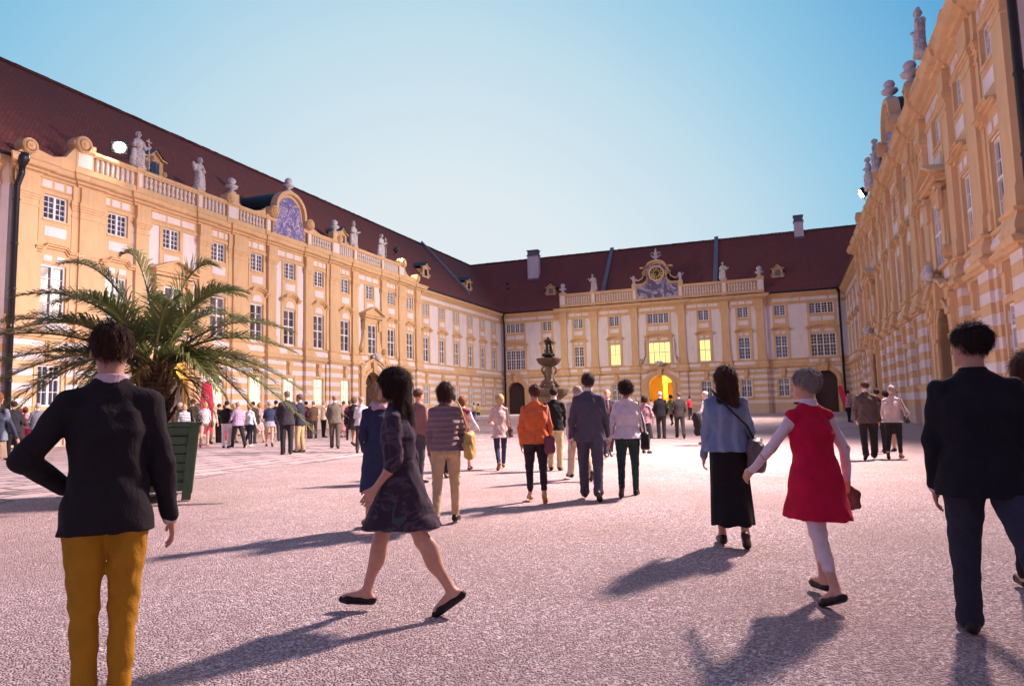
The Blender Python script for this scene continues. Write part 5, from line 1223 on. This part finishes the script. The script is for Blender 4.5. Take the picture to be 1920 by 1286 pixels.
        for sg in (-1,1): s.cap(T((sg*.025,-.01,1.465)),T((sg*.10,-.008,1.412)),.028*grow,.034*grow,.04)
        if vneck: s.cap(T((0,.16,1.49)),T((0,.17,1.13)),.055,.008,.005,'s')
        s.wrinkle(.0045 if h<.02 else .003,24,seed+1,.8)
        if nm_=='jacket':
            for j in range(8):
                t0,t1=PI+.15+j*(PI-.3)/8,PI+.15+(j+1)*(PI-.3)/8; r=.074; s.cap(T((r*c_(t0),r*s_(t0)*.95,1.455+.010*s_(t0))),T((r*c_(t1),r*s_(t1)*.95,1.455+.010*s_(t1))),.013,.013,.006)
        if name=='jacket' and h<.012:
            X,Y,Z=s.grid((slice(None),)*3); s.F=s.F+(.007*np.exp(-((X/.006)**2))*((Z-dz)<1.02)*(Y<0)).astype(np.float32)
        s.above(neck+dz+.012)
        return piece(name,s,cloth(col,kind=kind))
    if under: torso_garment(.97,.88,under,'plain','long',.95,'shirt',1.505)
    if tie:
        m=MB(); q=[T((0,.125+.0,1.45)),T((0,.150,1.30)),T((0,.150,1.12))]; m.tube([tuple(v) for v in q],[.018,.026,.034],6); m.build('tie',cloth(tie),root)
    if top:
        nm,col,hem,fl,slv=top[:5]; kd=top[5] if len(top)>5 else 'plain'
        torso_garment(hem,fl,col,kd,slv,1.03 if nm in('jacket','coat') else 1.0,nm,1.492 if nm=='jacket' else 1.48,vneck=bool(tie) or nm=='open_jacket',dress=hem<.8)
        if nm=='jacket' and sex=='m' and D<13:
            for i in (0,1):
                S0,el,wr,fo=A[i]; s=Sdf(wr-.08,wr+.08,h); s.cap(wr-fo*.03,wr+fo*.016,.0365,.0365,0); piece('shirt_cuff',s,cloth((.7,.6,.64)))
        if nm=='jacket' and sex=='m' and not under and belt!='dark':
            s=Sdf((-.1,-.12,1.42+dz),(.1,.14+hy,1.58+dz),h); s.cap(T((0,-.012,1.46)),T((0,-.004,1.56)),.0600,.0575,.0); s.above(1.553+dz); piece('shirt_collar',s,cloth((.7,.68,.7)))
    if scarf:
        s=Sdf((-.16,-.2,1.36+dz),(.16,.2+hy,1.60+dz),h)
        for k,z in enumerate((1.44,1.47,1.505)):
            for j in range(10):
                t0,t1=j*PI/5,(j+1)*PI/5; r=.092-.012*k; s.cap(T((r*c_(t0),r*s_(t0),z+.012*s_(3*t0+k))),T((r*c_(t1),r*s_(t1),z+.012*s_(3*t1+k))),.026,.026,.012)
        piece('scarf',s,cloth(scarf))
    # ---- shoes
    if shoes:
        for i in (0,1):
            hp,kn,an,toe,heel,f,dn=J[i]; typ=shoes[1]; hh=min(h,.012); s=Sdf(np.minimum.reduce([an,toe,heel])-.07,np.maximum.reduce([an,toe,heel])+.07,hh)
            u=-dn
            s.cap(heel+u*.012,toe-f*.03+u*.0,.036,.038,.02); s.cap(toe-f*.03,toe+f*.02+dn*.003,.038,.026,.02)
            if typ!='flat': s.cap(heel+u*.03,an+dn*.01,.036,.040,.02); s.cap(an+dn*.01,toe-f*.05+u*.012,.038,.034,.02)
            if typ=='heel': s.cap(heel+u*.01,heel+dn*.02,.022,.016,.01)
            X,Y,Z=s.grid((slice(None),)*3)
            if typ=='flat': s.F=np.maximum(s.F,((X-an[0])*u[0]+(Y-an[1])*u[1]+(Z-an[2])*u[2]+.022).astype(np.float32))
            s.F=np.maximum(s.F,(-( (X-toe[0])*u[0]+(Y-toe[1])*u[1]+(Z-toe[2])*u[2]+.027)).astype(np.float32))
            piece('shoe',s,cloth(shoes[0],.45,'leather'))
    if belt: pass
    Mx=root.matrix_world; Mx=Matrix.Translation((x,y,gz(x,y)))@Matrix.Rotation(-R(az),4,'Z')@Matrix.Scale(sc,4)
    root['_']=0; del root['_']
    info=dict(M=Mx,A=A,T=T,HP=HP,dz=dz,h=h,az=az,sc=sc); return info
def hash_(t):
    v=7
    for ch in t: v=(v*31+ord(ch))%100003
    return v
def bag(p,side,label,col,size=(.17,.07,.13),at=None,strap='shoulder',kind='leather',zz=.92,out=.27,back=-.03,col2=None,cat='handbag'):
    """bag hanging at the person's side with its strap"""
    sg=-1 if side=='L' else 1; M_=p['M']; T=p['T']; h=min(.014,p['h'])
    c=np.array(at) if at is not None else T((sg*out,back,zz)); s=Sdf(c-np.array((.3,.3,.3)),c+np.array((.3,.3,.3)),h)
    X,Y,Z=s.grid((slice(None),)*3); a,b,d=size[1],size[0],size[2]
    qx,qy,qz=np.abs(X-c[0])/a,np.abs(Y-c[1])/(b*(1+.12*(c[2]-Z)/d)),np.abs(Z-c[2])/d
    s.F=(((qx**3+qy**4+qz**4)**(1/3.6)-1)*min(a,b,d)).astype(np.float32); s.wrinkle(.006,26,1.3,.9)
    V,Q=s.mesh(); me=vq_mesh('handbag',[(V,Q,0)],[cloth(col,.5,kind)]); o=link('handbag',me); o.matrix_world=M_; tag(o,label,cat)
    m=MB()
    if strap=='shoulder':
        for dy in (-.6,.6):
            P_=[c+np.array((0,dy*b,d*.9)),T((sg*(out-.03),dy*b*.6+back,1.2)),T((sg*.19,dy*.05-.01,1.44)),T((sg*.15,dy*.02,1.502))]
            m.tube([tuple(q) for q in P_],.009,6)
    elif strap=='cross':
        P_=[c+np.array((0,-.3*b,d*.8)),T((sg*.18,-.15,1.15)),T((sg*.02,-.165,1.32)),T((-sg*.12,-.10,1.49)),T((-sg*.13,0,1.515)),T((-sg*.1,.09,1.47))]; m.tube([tuple(q) for q in P_],.011,6)
    elif strap=='hand':
        m.tube([tuple(c+np.array((0,-.5*b,d*.8))),tuple(c+np.array((0,-.3*b,d+.07))),tuple(c+np.array((0,.3*b,d+.07))),tuple(c+np.array((0,.5*b,d*.8)))],.008,6)
    if strap!='none':
        q=link('strap',m.mesh('strap',cloth(col2 or col,.5,'leather')),o)
    return o
POS={'mustard':(-2.94,2.41,1.79),'blurdress':(-2.42,4.25,1.63),'navydress':(-4.36,7.13,1.70),'quilt':(-3.69,7.53,1.66),'behindhead':(-6.34,11.76,1.73),'smile':(-6.16,12.81,1.74),'burg':(-6.40,13.90,1.70),'blond':(-5.81,14.67,1.76),'orange':(-3.26,9.62,1.69),'blackjk':(-4.49,14.56,1.78),'lightgrey':(-3.44,12.69,1.75),'greysuit':(-2.54,9.97,1.80),'tie':(-4.14,18.24,1.86),'white':(-2.10,10.54,1.81),'pattern':(-3.41,19.76,1.62),'denim':(-0.43,7.08,1.70),'red':(0.25,5.29,1.50),'dark':(0.92,4.63,1.75),'edge':(1.18,4.45,1.56),'brown':(2.00,17.71,1.71),'cream':(2.56,18.02,1.65),'behind1':(2.47,19.67,1.56),'behind2':(2.79,20.40,1.43),'phone':(3.64,39.50,1.50),'vest':(-2.00,23.03,1.66),'far1':(-4.04,26.94,1.77),'far2':(-3.33,26.85,1.68),'green':(-5.24,38.80,1.49),'pinkfar':(-9.97,61.20,1.53),'redtop':(-5.41,49.64,1.55),'couple1':(-27.31,62.10,1.76),'couple2':(-26.66,61.64,1.59),'palmman':(-13.36,16.77,1.88),'khaki':(-13.58,17.65,1.75),'maroonbehind':(-20.73,27.41,1.76),'creamred':(-20.48,28.43,1.81),'greygreen':(-13.59,19.48,1.65),'beigepat':(-19.15,28.17,1.77),'blackcoat':(-13.82,20.95,1.70),'whitejk':(-11.63,18.03,1.64),'sweater':(-17.03,20.42,1.59),'behsw':(-20.06,24.45,1.78),'floral':(-20.23,23.63,1.67),'whitetop':(-18.02,20.49,1.55),'plaid':(-17.93,19.85,1.61),'blacktop':(-18.49,19.88,1.68),'blondfront':(-21.74,23.81,1.83),'redtr':(-24.28,25.96,1.70),'beigew':(-20.25,20.65,1.71),'beige2':(-22.22,23.03,1.79),'navybl':(-20.87,20.69,1.89),'stripe':(-19.90,19.34,1.53),'greentop':(-21.58,20.74,1.65),'dk1':(-24.46,23.27,1.62),'denimleft':(-12.76,8.46,1.66),'pinkleft':(-25.10,17.18,1.61),'darkleft':(-21.43,14.33,1.75),'dk2':(-23.49,15.87,1.53),'grl':(-24.43,17.17,1.78)}
BLK=(.018,.016,.018); NAVY=(.025,.03,.07); CHAR=(.06,.058,.075); KHAKI=(.50,.38,.22); WHT=(.75,.72,.76); GREYH=(.38,.35,.34); BRN=(.06,.032,.018); DK=(.018,.012,.010); BLO=(.50,.33,.15)
ST=((3,2),(-2,3)); WL=((21,6),(-15,22)); WR=((-15,22),(21,6)); wl=((12,5),(-10,16)); wr=((-10,16),(12,5))
AR=((4,9,12,0),(4,9,12,0)); AL=((-16,9,14,0),(20,9,22,0)); AR2=((20,9,22,0),(-16,9,14,0)); POCK=((6,16,38,20),(6,16,38,20)); FOLD=((18,12,95,50),(18,12,95,50)); HOLD=((12,12,88,25),(8,10,20,5))
P=person; G1='visitors crossing the courtyard'; G2='guests gathered by the left wing'
# foreground
P('mustard',0,'man in black blazer and mustard yellow trousers seen from behind at the left',1.79,((3,6,3),(2,8,-3)),((-12,33,62,48),(-3,13,14,-2)),2,0,'m',.95,('jacket',(.022,.018,.022),.80,1.05,'long'),(.72,.55,.60),('trousers',(.48,.235,.018),(1,False)),((.02,.02,.02),'shoe'),('short',(.07,.032,.02)))
P('blurdress',-82,'woman with long dark hair striding left in a dark patterned dress',1.66,((-20,10),(22,6)),((-6,8,44,10),(-18,9,18,0)),5,-8,'f',1.02,('dress',(.045,.03,.05),.60,1.22,'elbow','print'),None,None,((.015,.013,.015),'flat'),('long',(.035,.015,.012)))
p=P('navydress',-16,'woman with blond bob and lilac scarf in a navy dress carrying a beige handbag',1.68,wl,((-6,12,52,22),(3,9,15,0)),2,-10,'f',1.08,('dress',(.035,.04,.09),.42,1.18,'long'),None,None,((.25,.13,.07),'flat'),('bob',(.52,.34,.16)),scarf=(.55,.38,.48))
bag(p,'R','beige leather handbag with long handles on the shoulder of the woman in navy',(.62,.42,.36),(.16,.05,.15),zz=1.08,out=.22,back=-.12)
p=P('quilt',6,'woman in mauve quilted jacket and beige trousers with a mustard bag',1.67,wr,((-4,10,20,6),(14,10,30,0)),2,-6,'f',1.08,('jacket',(.34,.24,.27),.90,1.05,'long','quilt'),None,('trousers',(.52,.38,.24),(.93,False)),((.03,.02,.02),'shoe'),('bob',(.07,.03,.025)))
bag(p,'R','mustard and navy shopping bag on the arm of the woman in the quilted jacket',(.55,.38,.12),(.20,.07,.17),zz=.95,out=.30,back=.0)
P('behindhead',50,'man with cropped brown hair looking right behind the quilted jacket woman',1.76,ST,AR,2,0,'m',1,('shirt',(.30,.16,.15),.88,1.05,'long'),None,('trousers',CHAR,(1,True)),(BLK,'shoe'),('short',(.12,.06,.04)))
P('smile',165,'smiling dark haired woman in white shirt facing the camera',1.68,ST,POCK,2,10,'f',1,('shirt',WHT,.9,1.08,'long'),None,('trousers',NAVY,(1,False)),(BLK,'shoe'),('curly',DK))
P('burg',12,'woman with auburn bob in burgundy waistcoat and white sleeves over a dark skirt',1.66,WR,((8,12,30,0),(16,22,40,0)),2,-12,'f',1.02,('shirt',(.26,.07,.09),.92,1.06,'none'),WHT,('skirt',(.04,.03,.035),.50,'plain',.25),((.2,.02,.03),'flat'),('bob',(.22,.09,.04)))
p=P('blond',-8,'blond woman in flowing beige tunic and skinny jeans',1.70,WR,((10,20,70,30),(-6,10,16,0)),3,-14,'f',.95,('tunic',(.55,.42,.40),.74,1.42,'short'),None,('trousers',(.035,.045,.10),(.95,False)),((.28,.12,.07),'heel'),('bob',(.48,.33,.18)))
bag(p,'R','small brown shoulder bag at the hip of the blond woman in beige',(.09,.055,.04),(.12,.05,.12),zz=.86,out=.24)
p=P('orange',-2,'woman in bright orange leather jacket and black cropped trousers',1.67,wl,((-6,13,24,8),(8,14,32,10)),2,-22,'f',1.18,('jacket',(.72,.16,.055),.86,1.10,'long','leather'),None,('trousers',(.03,.022,.03),(.80,False)),((.62,.30,.05),'flat'),('short',(.16,.065,.05)))
bag(p,'R','plum coloured slouchy bag slung from the shoulder of the orange jacket woman',(.17,.05,.08),(.17,.08,.14),zz=.84,out=.20,back=-.13)
P('blackjk',4,'man in black leather jacket and khaki chinos ahead of the orange jacket woman',1.78,ST,POCK,2,0,'m',1.05,('jacket',(.014,.014,.018),.84,1.04,'long','leather'),None,('trousers',(.55,.43,.24),(1,True)),((.03,.02,.02),'shoe'),('short',DK))
P('lightgrey',-18,'grey haired man in pale jacket half hidden behind the grey suit',1.76,WL,AL,2,-10,'m',1,('jacket',(.55,.50,.47),.84,1.02,'long'),None,('trousers',(.50,.40,.30),(1,True)),((.05,.03,.03),'shoe'),('grey',(.30,.27,.26)))
P('greysuit',1,'man in dark grey business suit walking away in the centre',1.82,wl,((-8,15,12,4),(5,13,16,2)),3,-12,'m',1.10,('jacket',(.085,.078,.115),.80,1.08,'long'),None,('trousers',(.075,.07,.11),(1,True)),((.06,.035,.03),'shoe'),('short',(.07,.05,.05)),tone=1)
P('tie',172,'bald man in glasses, pink shirt and striped tie walking towards the camera',1.82,WR,AL,2,8,'m',1,('jacket',(.03,.03,.05),.80,1.02,'long'),(.70,.58,.62),('trousers',(.04,.04,.06),(1,True)),(BLK,'shoe'),('bald',GREYH),tie=(.25,.12,.14))
p=P('white',2,'woman with dark curly hair in white blouse and dark green trousers',1.72,((-13,26),(10,4)),((-10,16,18,0),(8,16,34,0)),3,-12,'f',1.15,('shirt',(.68,.62,.70),.88,1.26,'long'),None,('trousers',(.022,.045,.045),(1,False)),((.02,.015,.02),'shoe'),('curly',(.035,.018,.018)))
bag(p,'R','black leather bag at the hip of the white blouse woman',(.015,.014,.016),(.13,.07,.14),zz=.84,out=.27,back=-.02)
P('pattern',20,'woman in speckled blouse and black skirt just right of the white blouse woman',1.62,ST,POCK,2,0,'f',1,('shirt',(.45,.40,.42),.9,1.05,'long','floral'),None,('skirt',BLK,.45,'plain',.22),(BLK,'shoe'),('bob',DK))
p=P('denim',-4,'woman with long dark hair in denim jacket and ankle length black skirt',1.70,((4,4),(-7,24)),((2,9,14,-2),(6,14,38,10)),2,-28,'f',1.14,('jacket',(.17,.23,.37),.90,1.10,'long','denim'),None,('skirt',(.012,.011,.013),.20,'plain',.205),((.035,.022,.025),'heel'),('long',(.06,.026,.02)),curl=(.5,.9))
bag(p,'R','large grey brown shoulder bag on a black strap beside the denim jacket',(.13,.10,.105),(.17,.09,.17),zz=.86,out=.25,back=-.04,strap='cross',col2=BLK)
p=P('red',-38,'short grey haired woman in sleeveless red dress over white blouse and white capri trousers',1.56,((-15,6),(20,26)),((26,24,18,-4),(-6,26,20,0)),4,-25,'f',1.10,('dress',(.55,.008,.05),.60,1.12,'none'),(.72,.60,.68),('trousers',(.74,.62,.66),(.60,False)),((.015,.015,.022),'flat'),('short',(.34,.28,.26)),curl=(.5,1.0))
bag(p,'R','folded brown and pink clutch held in the right hand of the woman in red',(.16,.07,.07),(.11,.022,.09),at=p['A'][1][2]+p['A'][1][3]*.16,strap='none')
P((1.08,4.60,1.76),-8,'tall man in black suit striding across the right foreground',1.78,((14,3),(-24,10,9)),((-2,10,16,4),(-8,9,14,2)),5,-42,'m',1.12,('jacket',(.014,.012,.018),.80,1.08,'long'),None,('trousers',(.035,.036,.06),(1,True)),((.03,.022,.022),'shoe'),('short',(.03,.016,.014)),tone=1,belt='dark')
P((1.64,5.62,1.68),-10,'figure in black cut off by the right edge of the picture',1.66,WL,((25,30,60,0),(0,9,20,0)),3,0,'f',1,('jacket',(.02,.018,.02),.88,1.05,'elbow'),None,('trousers',(.02,.02,.03),(1,False)),(BLK,'flat'),('bob',(.10,.04,.03)))
# right middle distance
P('brown',-4,'man in brown tweed jacket and black trousers walking away at the right',1.76,wr,((6,12,30,8),(4,10,14,0)),2,-14,'m',1.06,('jacket',(.085,.062,.06),.80,1.06,'long'),None,('trousers',(.022,.018,.022),(1,True)),(BLK,'shoe'),('short',BRN))
p=P('cream',10,'grey haired woman in cream jacket and black cropped trousers',1.66,((-12,18),(8,3)),((4,12,30,8),(10,24,50,8)),3,-20,'f',1.15,('jacket',(.62,.50,.48),.86,1.22,'loose'),None,('trousers',(.02,.02,.022),(.82,False)),((.1,.05,.03),'flat'),('short',(.36,.31,.30)))
bag(p,'R','dark handbag on the arm of the cream jacket woman',(.04,.035,.035),(.12,.05,.10),zz=.92,out=.30)
P('behind1',0,'dark haired woman in black mostly hidden behind the brown tweed jacket',1.62,ST,AR,2,0,'f',1,('jacket',BLK,.84,1.0,'long'),None,('trousers',BLK,(1,False)),(BLK,'shoe'),('short',DK))
P('behind2',-30,'second dark figure peeping out between the tweed and cream jackets',1.56,ST,AR,2,0,'f',1,('shirt',(.02,.02,.03),.88,1.0,'long'),None,('skirt',BLK,.5,'plain',.2),(BLK,'shoe'),('curly',DK))
P('phone',55,'woman in patterned tunic standing by the right arched door holding a phone',1.60,ST,((18,10,100,12),(10,8,60,12)),2,10,'f',1,('tunic',(.40,.30,.34),.80,1.1,'long','floral'),None,('trousers',BLK,(1,False)),(BLK,'shoe'),('short',DK))
P('vest',-72,'waiter in white shirt and black waistcoat carrying dark coats',1.72,((-16,14),(14,4)),((18,8,40,0),(6,9,20,0)),3,0,'m',1,('shirt',(.02,.02,.035),.86,1.02,'none'),WHT,('trousers',BLK,(1,True)),(BLK,'shoe'),('short',GREYH))
P('far1',2,'white haired man in black suit walking towards the lit arch',1.78,ST,((4,15,40,14),(4,15,40,14)),1,0,'m',1.05,('jacket',(.02,.02,.025),.80,1.05,'long'),None,('trousers',(.03,.025,.03),(1,True)),(BLK,'shoe'),('short',(.62,.58,.56)))
P('far2',-10,'man in charcoal suit with hands clasped left of the red top woman',1.72,wl,((4,14,38,16),(4,14,38,16)),1,-18,'m',1.04,('jacket',(.06,.05,.055),.80,1.05,'long'),None,('trousers',(.05,.045,.05),(1,True)),(BLK,'shoe'),('short',(.16,.11,.09)))
P('green',-30,'figure in long olive green coat between the two suited men',1.62,wr,POCK,2,0,'f',1,('coat',(.20,.22,.10),.62,1.1,'long'),None,('trousers',BLK,(1,False)),(BLK,'shoe'),('curly',DK))
P('pinkfar',20,'person in pale pink top standing in the lit archway',1.60,ST,AR,1,0,'f',1,('shirt',(.68,.52,.56),.86,1.05,'long'),None,('trousers',BLK,(1,False)),(BLK,'shoe'),('short',DK))
P('redtop',-50,'woman in red top with raised arms near the far facade',1.62,ST,FOLD,1,0,'f',1,('shirt',(.62,.03,.06),.92,1.0,'long'),None,('trousers',(.03,.02,.03),(1,False)),(BLK,'shoe'),('short',DK))
P('couple1',20,'man in white shirt with dark backpack by the far left corner',1.76,ST,AR,1,0,'m',1,('shirt',WHT,.9,1.0,'long'),None,('trousers',(.12,.16,.26),(1,True)),(BLK,'shoe'),('short',DK))
P('couple2',-20,'person in yellow top with backpack by the far left corner',1.64,ST,POCK,1,0,'f',1.05,('shirt',(.60,.42,.12),.88,1.05,'long'),None,('trousers',NAVY,(1,False)),(BLK,'shoe'),('curly',DK))
# crowd by the left wing
Q=lambda *a,**k: P(*a,**dict(k,group=G2))
Q('palmman',-6,'tall man in dark suit standing behind a drooping palm frond',1.84,ST,POCK,1,-14,'m',1.10,('jacket',(.045,.04,.05),.80,1.06,'long'),None,('trousers',(.035,.03,.035),(1,True)),((.04,.03,.03),'shoe'),('short',(.20,.16,.15)))
Q('khaki',-62,'grey haired man in navy blazer and khaki trousers facing left',1.76,ST,FOLD,1,-6,'m',1.04,('jacket',(.03,.032,.055),.80,1.03,'long'),None,('trousers',(.50,.36,.20),(1,True)),((.04,.03,.03),'shoe'),('short',(.13,.10,.09)),tone=1)
Q('maroonbehind',-20,'man in maroon jacket just behind the navy blazer and khaki trousers',1.74,ST,AR,1,0,'m',1,('jacket',(.16,.06,.07),.80,1.0,'long'),None,('trousers',(.14,.06,.07),(1,True)),(BLK,'shoe'),('short',DK))
Q('creamred',60,'older man in cream jacket and black trousers near the bench',1.74,ST,HOLD,1,0,'m',1.06,('jacket',(.66,.55,.42),.84,1.05,'long'),None,('trousers',BLK,(1,True)),(BLK,'shoe'),('short',(.42,.22,.14)))
Q('greygreen',0,'balding man in grey green suit seen from behind left of the carved door',1.74,((6,3),(-5,4)),POCK,1,6,'m',1.12,('jacket',(.16,.14,.11),.80,1.08,'long'),None,('trousers',(.12,.10,.09),(1,True)),((.05,.03,.03),'shoe'),('bald',(.25,.19,.17)),tone=1)
Q('beigepat',-40,'woman in brown patterned long dress right of the grey green suit',1.72,ST,FOLD,1,0,'f',1.1,('coat',(.42,.30,.22),.30,1.15,'long','floral'),None,('trousers',(.45,.28,.24),(1,False)),((.15,.06,.05),'shoe'),('short',(.15,.09,.07)))
p=Q('blackcoat',30,'woman with dark hair in long black coat near the carved door',1.68,wl,POCK,1,0,'f',1.1,('coat',(.03,.025,.03),.58,1.15,'long'),None,('trousers',(.4,.25,.18),(.9,False)),(BLK,'shoe'),('bob',(.10,.07,.06)))
bag(p,'L','black handbag hanging beside the woman in the black coat',(.015,.012,.014),(.12,.05,.14),zz=.88,out=.3)
Q('whitejk',8,'grey haired woman in white jacket and dark trousers near the carved door',1.66,wr,HOLD,2,0,'f',1.12,('jacket',(.68,.66,.70),.84,1.10,'long'),None,('trousers',(.04,.03,.04),(1,True)),((.05,.03,.03),'shoe'),('short',(.34,.27,.25)))
Q('sweater',0,'grey haired woman in navy top with a pale sweater tied round her waist',1.62,wl,FOLD,1,0,'f',1.08,('shirt',(.035,.045,.10),.98,1.0,'long'),None,('skirt',(.36,.33,.42),.76,'plain',.22),((.04,.03,.03),'shoe'),('short',(.38,.32,.30)))
Q('behsw',10,'man in black sweater behind the pale sweater woman',1.74,wr,AR,1,0,'m',1,('shirt',BLK,.88,1.0,'long'),None,('trousers',CHAR,(1,True)),(BLK,'shoe'),('short',DK))
p=Q('floral',-20,'woman in cream floral dress with bare legs left of the navy top',1.66,wl,POCK,1,0,'f',1.0,('dress',(.66,.55,.46),.52,1.2,'short','floral'),None,None,((.5,.35,.25),'flat'),('bob',(.35,.20,.10)))
Q('whitetop',40,'woman in white top and black trousers bending right behind the palm tip',1.58,((18,8),(-20,14)),HOLD,6,0,'f',1,('shirt',(.70,.70,.78),.90,1.05,'long'),None,('trousers',(.03,.035,.06),(1,False)),((.6,.55,.5),'shoe'),('bob',(.40,.28,.18)))
Q('plaid',-28,'man in purple plaid shirt with black trousers stepping wide',1.64,((20,6),(-20,8)),((10,14,60,20),(8,12,30,0)),5,0,'m',1.1,('shirt',(.52,.42,.56),.84,1.06,'long','plaid'),None,('trousers',(.025,.022,.028),(1,True)),((.03,.02,.02),'shoe'),('short',(.36,.28,.25)))
Q('blacktop',15,'person in black top and white trousers beside the red flag',1.68,ST,FOLD,1,0,'f',1.04,('shirt',BLK,.90,1.04,'long'),None,('trousers',(.72,.68,.70),(1,True)),((.04,.03,.03),'shoe'),('short',DK))
Q('blondfront',160,'blond woman in glasses facing the camera behind the black top',1.70,ST,FOLD,1,10,'f',1,('shirt',(.05,.04,.05),.9,1.0,'long'),None,('trousers',(.5,.4,.3),(1,False)),((.3,.2,.1),'shoe'),('bob',(.50,.33,.18)))
Q('redtr',-30,'person in crimson trousers just right of the red flag',1.66,ST,AR,1,0,'f',1,('shirt',(.10,.05,.06),.9,1.0,'long'),None,('trousers',(.55,.02,.08),(1,False)),((.3,.1,.05),'shoe'),('short',BRN))
p=Q('beigew',10,'blond woman in white blouse and tan trousers left of the red flag',1.68,wr,HOLD,2,0,'f',1.05,('shirt',(.70,.62,.62),.90,1.08,'elbow'),None,('trousers',(.52,.36,.28),(1,False)),((.5,.1,.1),'flat'),('bob',(.45,.28,.15)))
bag(p,'R','dark brown shoulder bag of the blond woman in white blouse and tan trousers',(.10,.05,.03),(.13,.05,.13),zz=.86,out=.28)
Q('beige2',30,'person in beige jacket and tan trousers between the blond woman and the flag',1.74,wl,AR,2,0,'f',1,('jacket',(.60,.50,.42),.84,1.0,'long'),None,('trousers',(.48,.36,.26),(1,True)),((.05,.03,.03),'shoe'),('bob',(.20,.10,.06)))
Q('navybl',20,'man in navy blazer and pale chinos turning right near the planter',1.84,WL,HOLD,2,20,'m',1.05,('jacket',(.025,.035,.075),.80,1.03,'long'),None,('trousers',(.58,.48,.38),(1,True)),((.05,.03,.06),'shoe'),('short',BRN))
Q('stripe',-20,'blond woman in navy and white striped dress beside the planter',1.60,ST,AR,2,10,'f',1.2,('dress',WHT,.36,1.25,'elbow','stripe'),None,None,((.3,.2,.1),'flat'),('bob',(.48,.34,.20)))
Q('greentop',60,'grey haired man in olive green jacket behind the striped dress',1.70,ST,POCK,1,0,'m',1.05,('jacket',(.16,.20,.08),.80,1.02,'long'),None,('trousers',CHAR,(1,True)),(BLK,'shoe'),('short',(.45,.38,.34)))
Q('dk1',-30,'dark haired woman in brown top in front of the lit shop door',1.62,ST,HOLD,1,0,'f',1,('shirt',(.10,.06,.05),.88,1.05,'long'),None,('trousers',CHAR,(1,False)),(BLK,'shoe'),('bob',DK))
Q((-12.92,8.32,1.68),30,'woman in dark denim jacket and khaki skirt at the left edge',1.68,wl,((12,14,20,0),(14,16,14,0)),2,30,'f',1.1,('jacket',(.05,.06,.10),.84,1.06,'long','denim'),None,('skirt',(.30,.22,.17),.52,'plain',.22),((.2,.08,.06),'flat'),('long',(.20,.08,.04)))
Q('pinkleft',0,'woman in pink top and crimson skirt far left behind the blazer sleeve',1.64,ST,FOLD,1,0,'f',1.1,('shirt',(.60,.30,.36),.92,1.05,'elbow'),None,('skirt',(.45,.03,.08),.6,'plain',.24),(BLK,'shoe'),('bob',(.16,.04,.03)))
Q('darkleft',-20,'short haired man in black jacket at the far left',1.74,ST,POCK,1,0,'m',1,('jacket',(.03,.03,.04),.80,1.02,'long'),None,('trousers',BLK,(1,True)),(BLK,'shoe'),('short',BRN))
Q('dk2',40,'woman with red brown hair in dark shawl at the far left',1.58,ST,FOLD,1,0,'f',1.1,('coat',(.05,.03,.035),.6,1.15,'long'),None,('skirt',BLK,.4,'plain',.22),(BLK,'shoe'),('bob',(.12,.05,.03)))
Q('grl',0,'white haired man in blue grey jacket beside the black blazer shoulder',1.76,ST,POCK,1,0,'m',1.05,('jacket',(.22,.24,.30),.80,1.04,'long'),None,('trousers',CHAR,(1,True)),(BLK,'shoe'),('short',(.5,.46,.44)))
Q((-21.5,21.6,1.67),-10,'woman in black cardigan between the striped dress and the navy blazer man',None,ST,POCK,1,0,'f',1.05,('shirt',(.03,.028,.035),.88,1.06,'long'),None,('trousers',(.035,.03,.04),(1,False)),(BLK,'shoe'),('bob',(.09,.05,.04)))
Q((-19.83,22.78,1.70),20,'man in charcoal jacket between the white top and the floral dress',None,ST,AR,1,0,'m',1.0,('jacket',(.05,.045,.05),.80,1.02,'long'),None,('trousers',(.03,.03,.035),(1,True)),(BLK,'shoe'),('short',DK))
Q((-20.24,27.32,1.74),-25,'man in brown jacket in front of the bench near the left wing',None,ST,FOLD,1,0,'m',1.02,('jacket',(.11,.07,.05),.80,1.02,'long'),None,('trousers',(.05,.04,.04),(1,True)),(BLK,'shoe'),('short',(.22,.18,.16)))
Q((-22.66,23.91,1.69),35,'dark clothed man just behind the red flag',None,ST,POCK,1,0,'m',1.0,('jacket',(.035,.03,.04),.80,1.02,'long'),None,('trousers',(.04,.035,.04),(1,True)),(BLK,'shoe'),('short',BRN))
Q((-16.59,24.84,1.66),-5,'woman in dark plum coat just left of the black coat near the carved door',None,wl,POCK,1,0,'f',1.05,('coat',(.09,.03,.05),.58,1.1,'long'),None,('trousers',(.04,.03,.04),(1,False)),(BLK,'shoe'),('short',(.12,.07,.05)))
# coats carried by the waiter
s=Sdf((-.3,-.3,.3),(.3,.3,1.2),.02); s.loft([(.32,.10,.20,.05,-.05),(.6,.10,.17,.03,0),(.95,.10,.13,0,.05),(1.05,.07,.09,0,.06)],.03); s.wrinkle(.015,18,2,.6); V,Qd=s.mesh()
o=link('folded_coats',vq_mesh('folded_coats',[(V,Qd,0)],[cloth((.02,.018,.022))]),None,(-2.25,22.85,gz(-2.2,22.8)),math.radians(70)); tag(o,'bundle of dark coats carried by the waiter','coats')
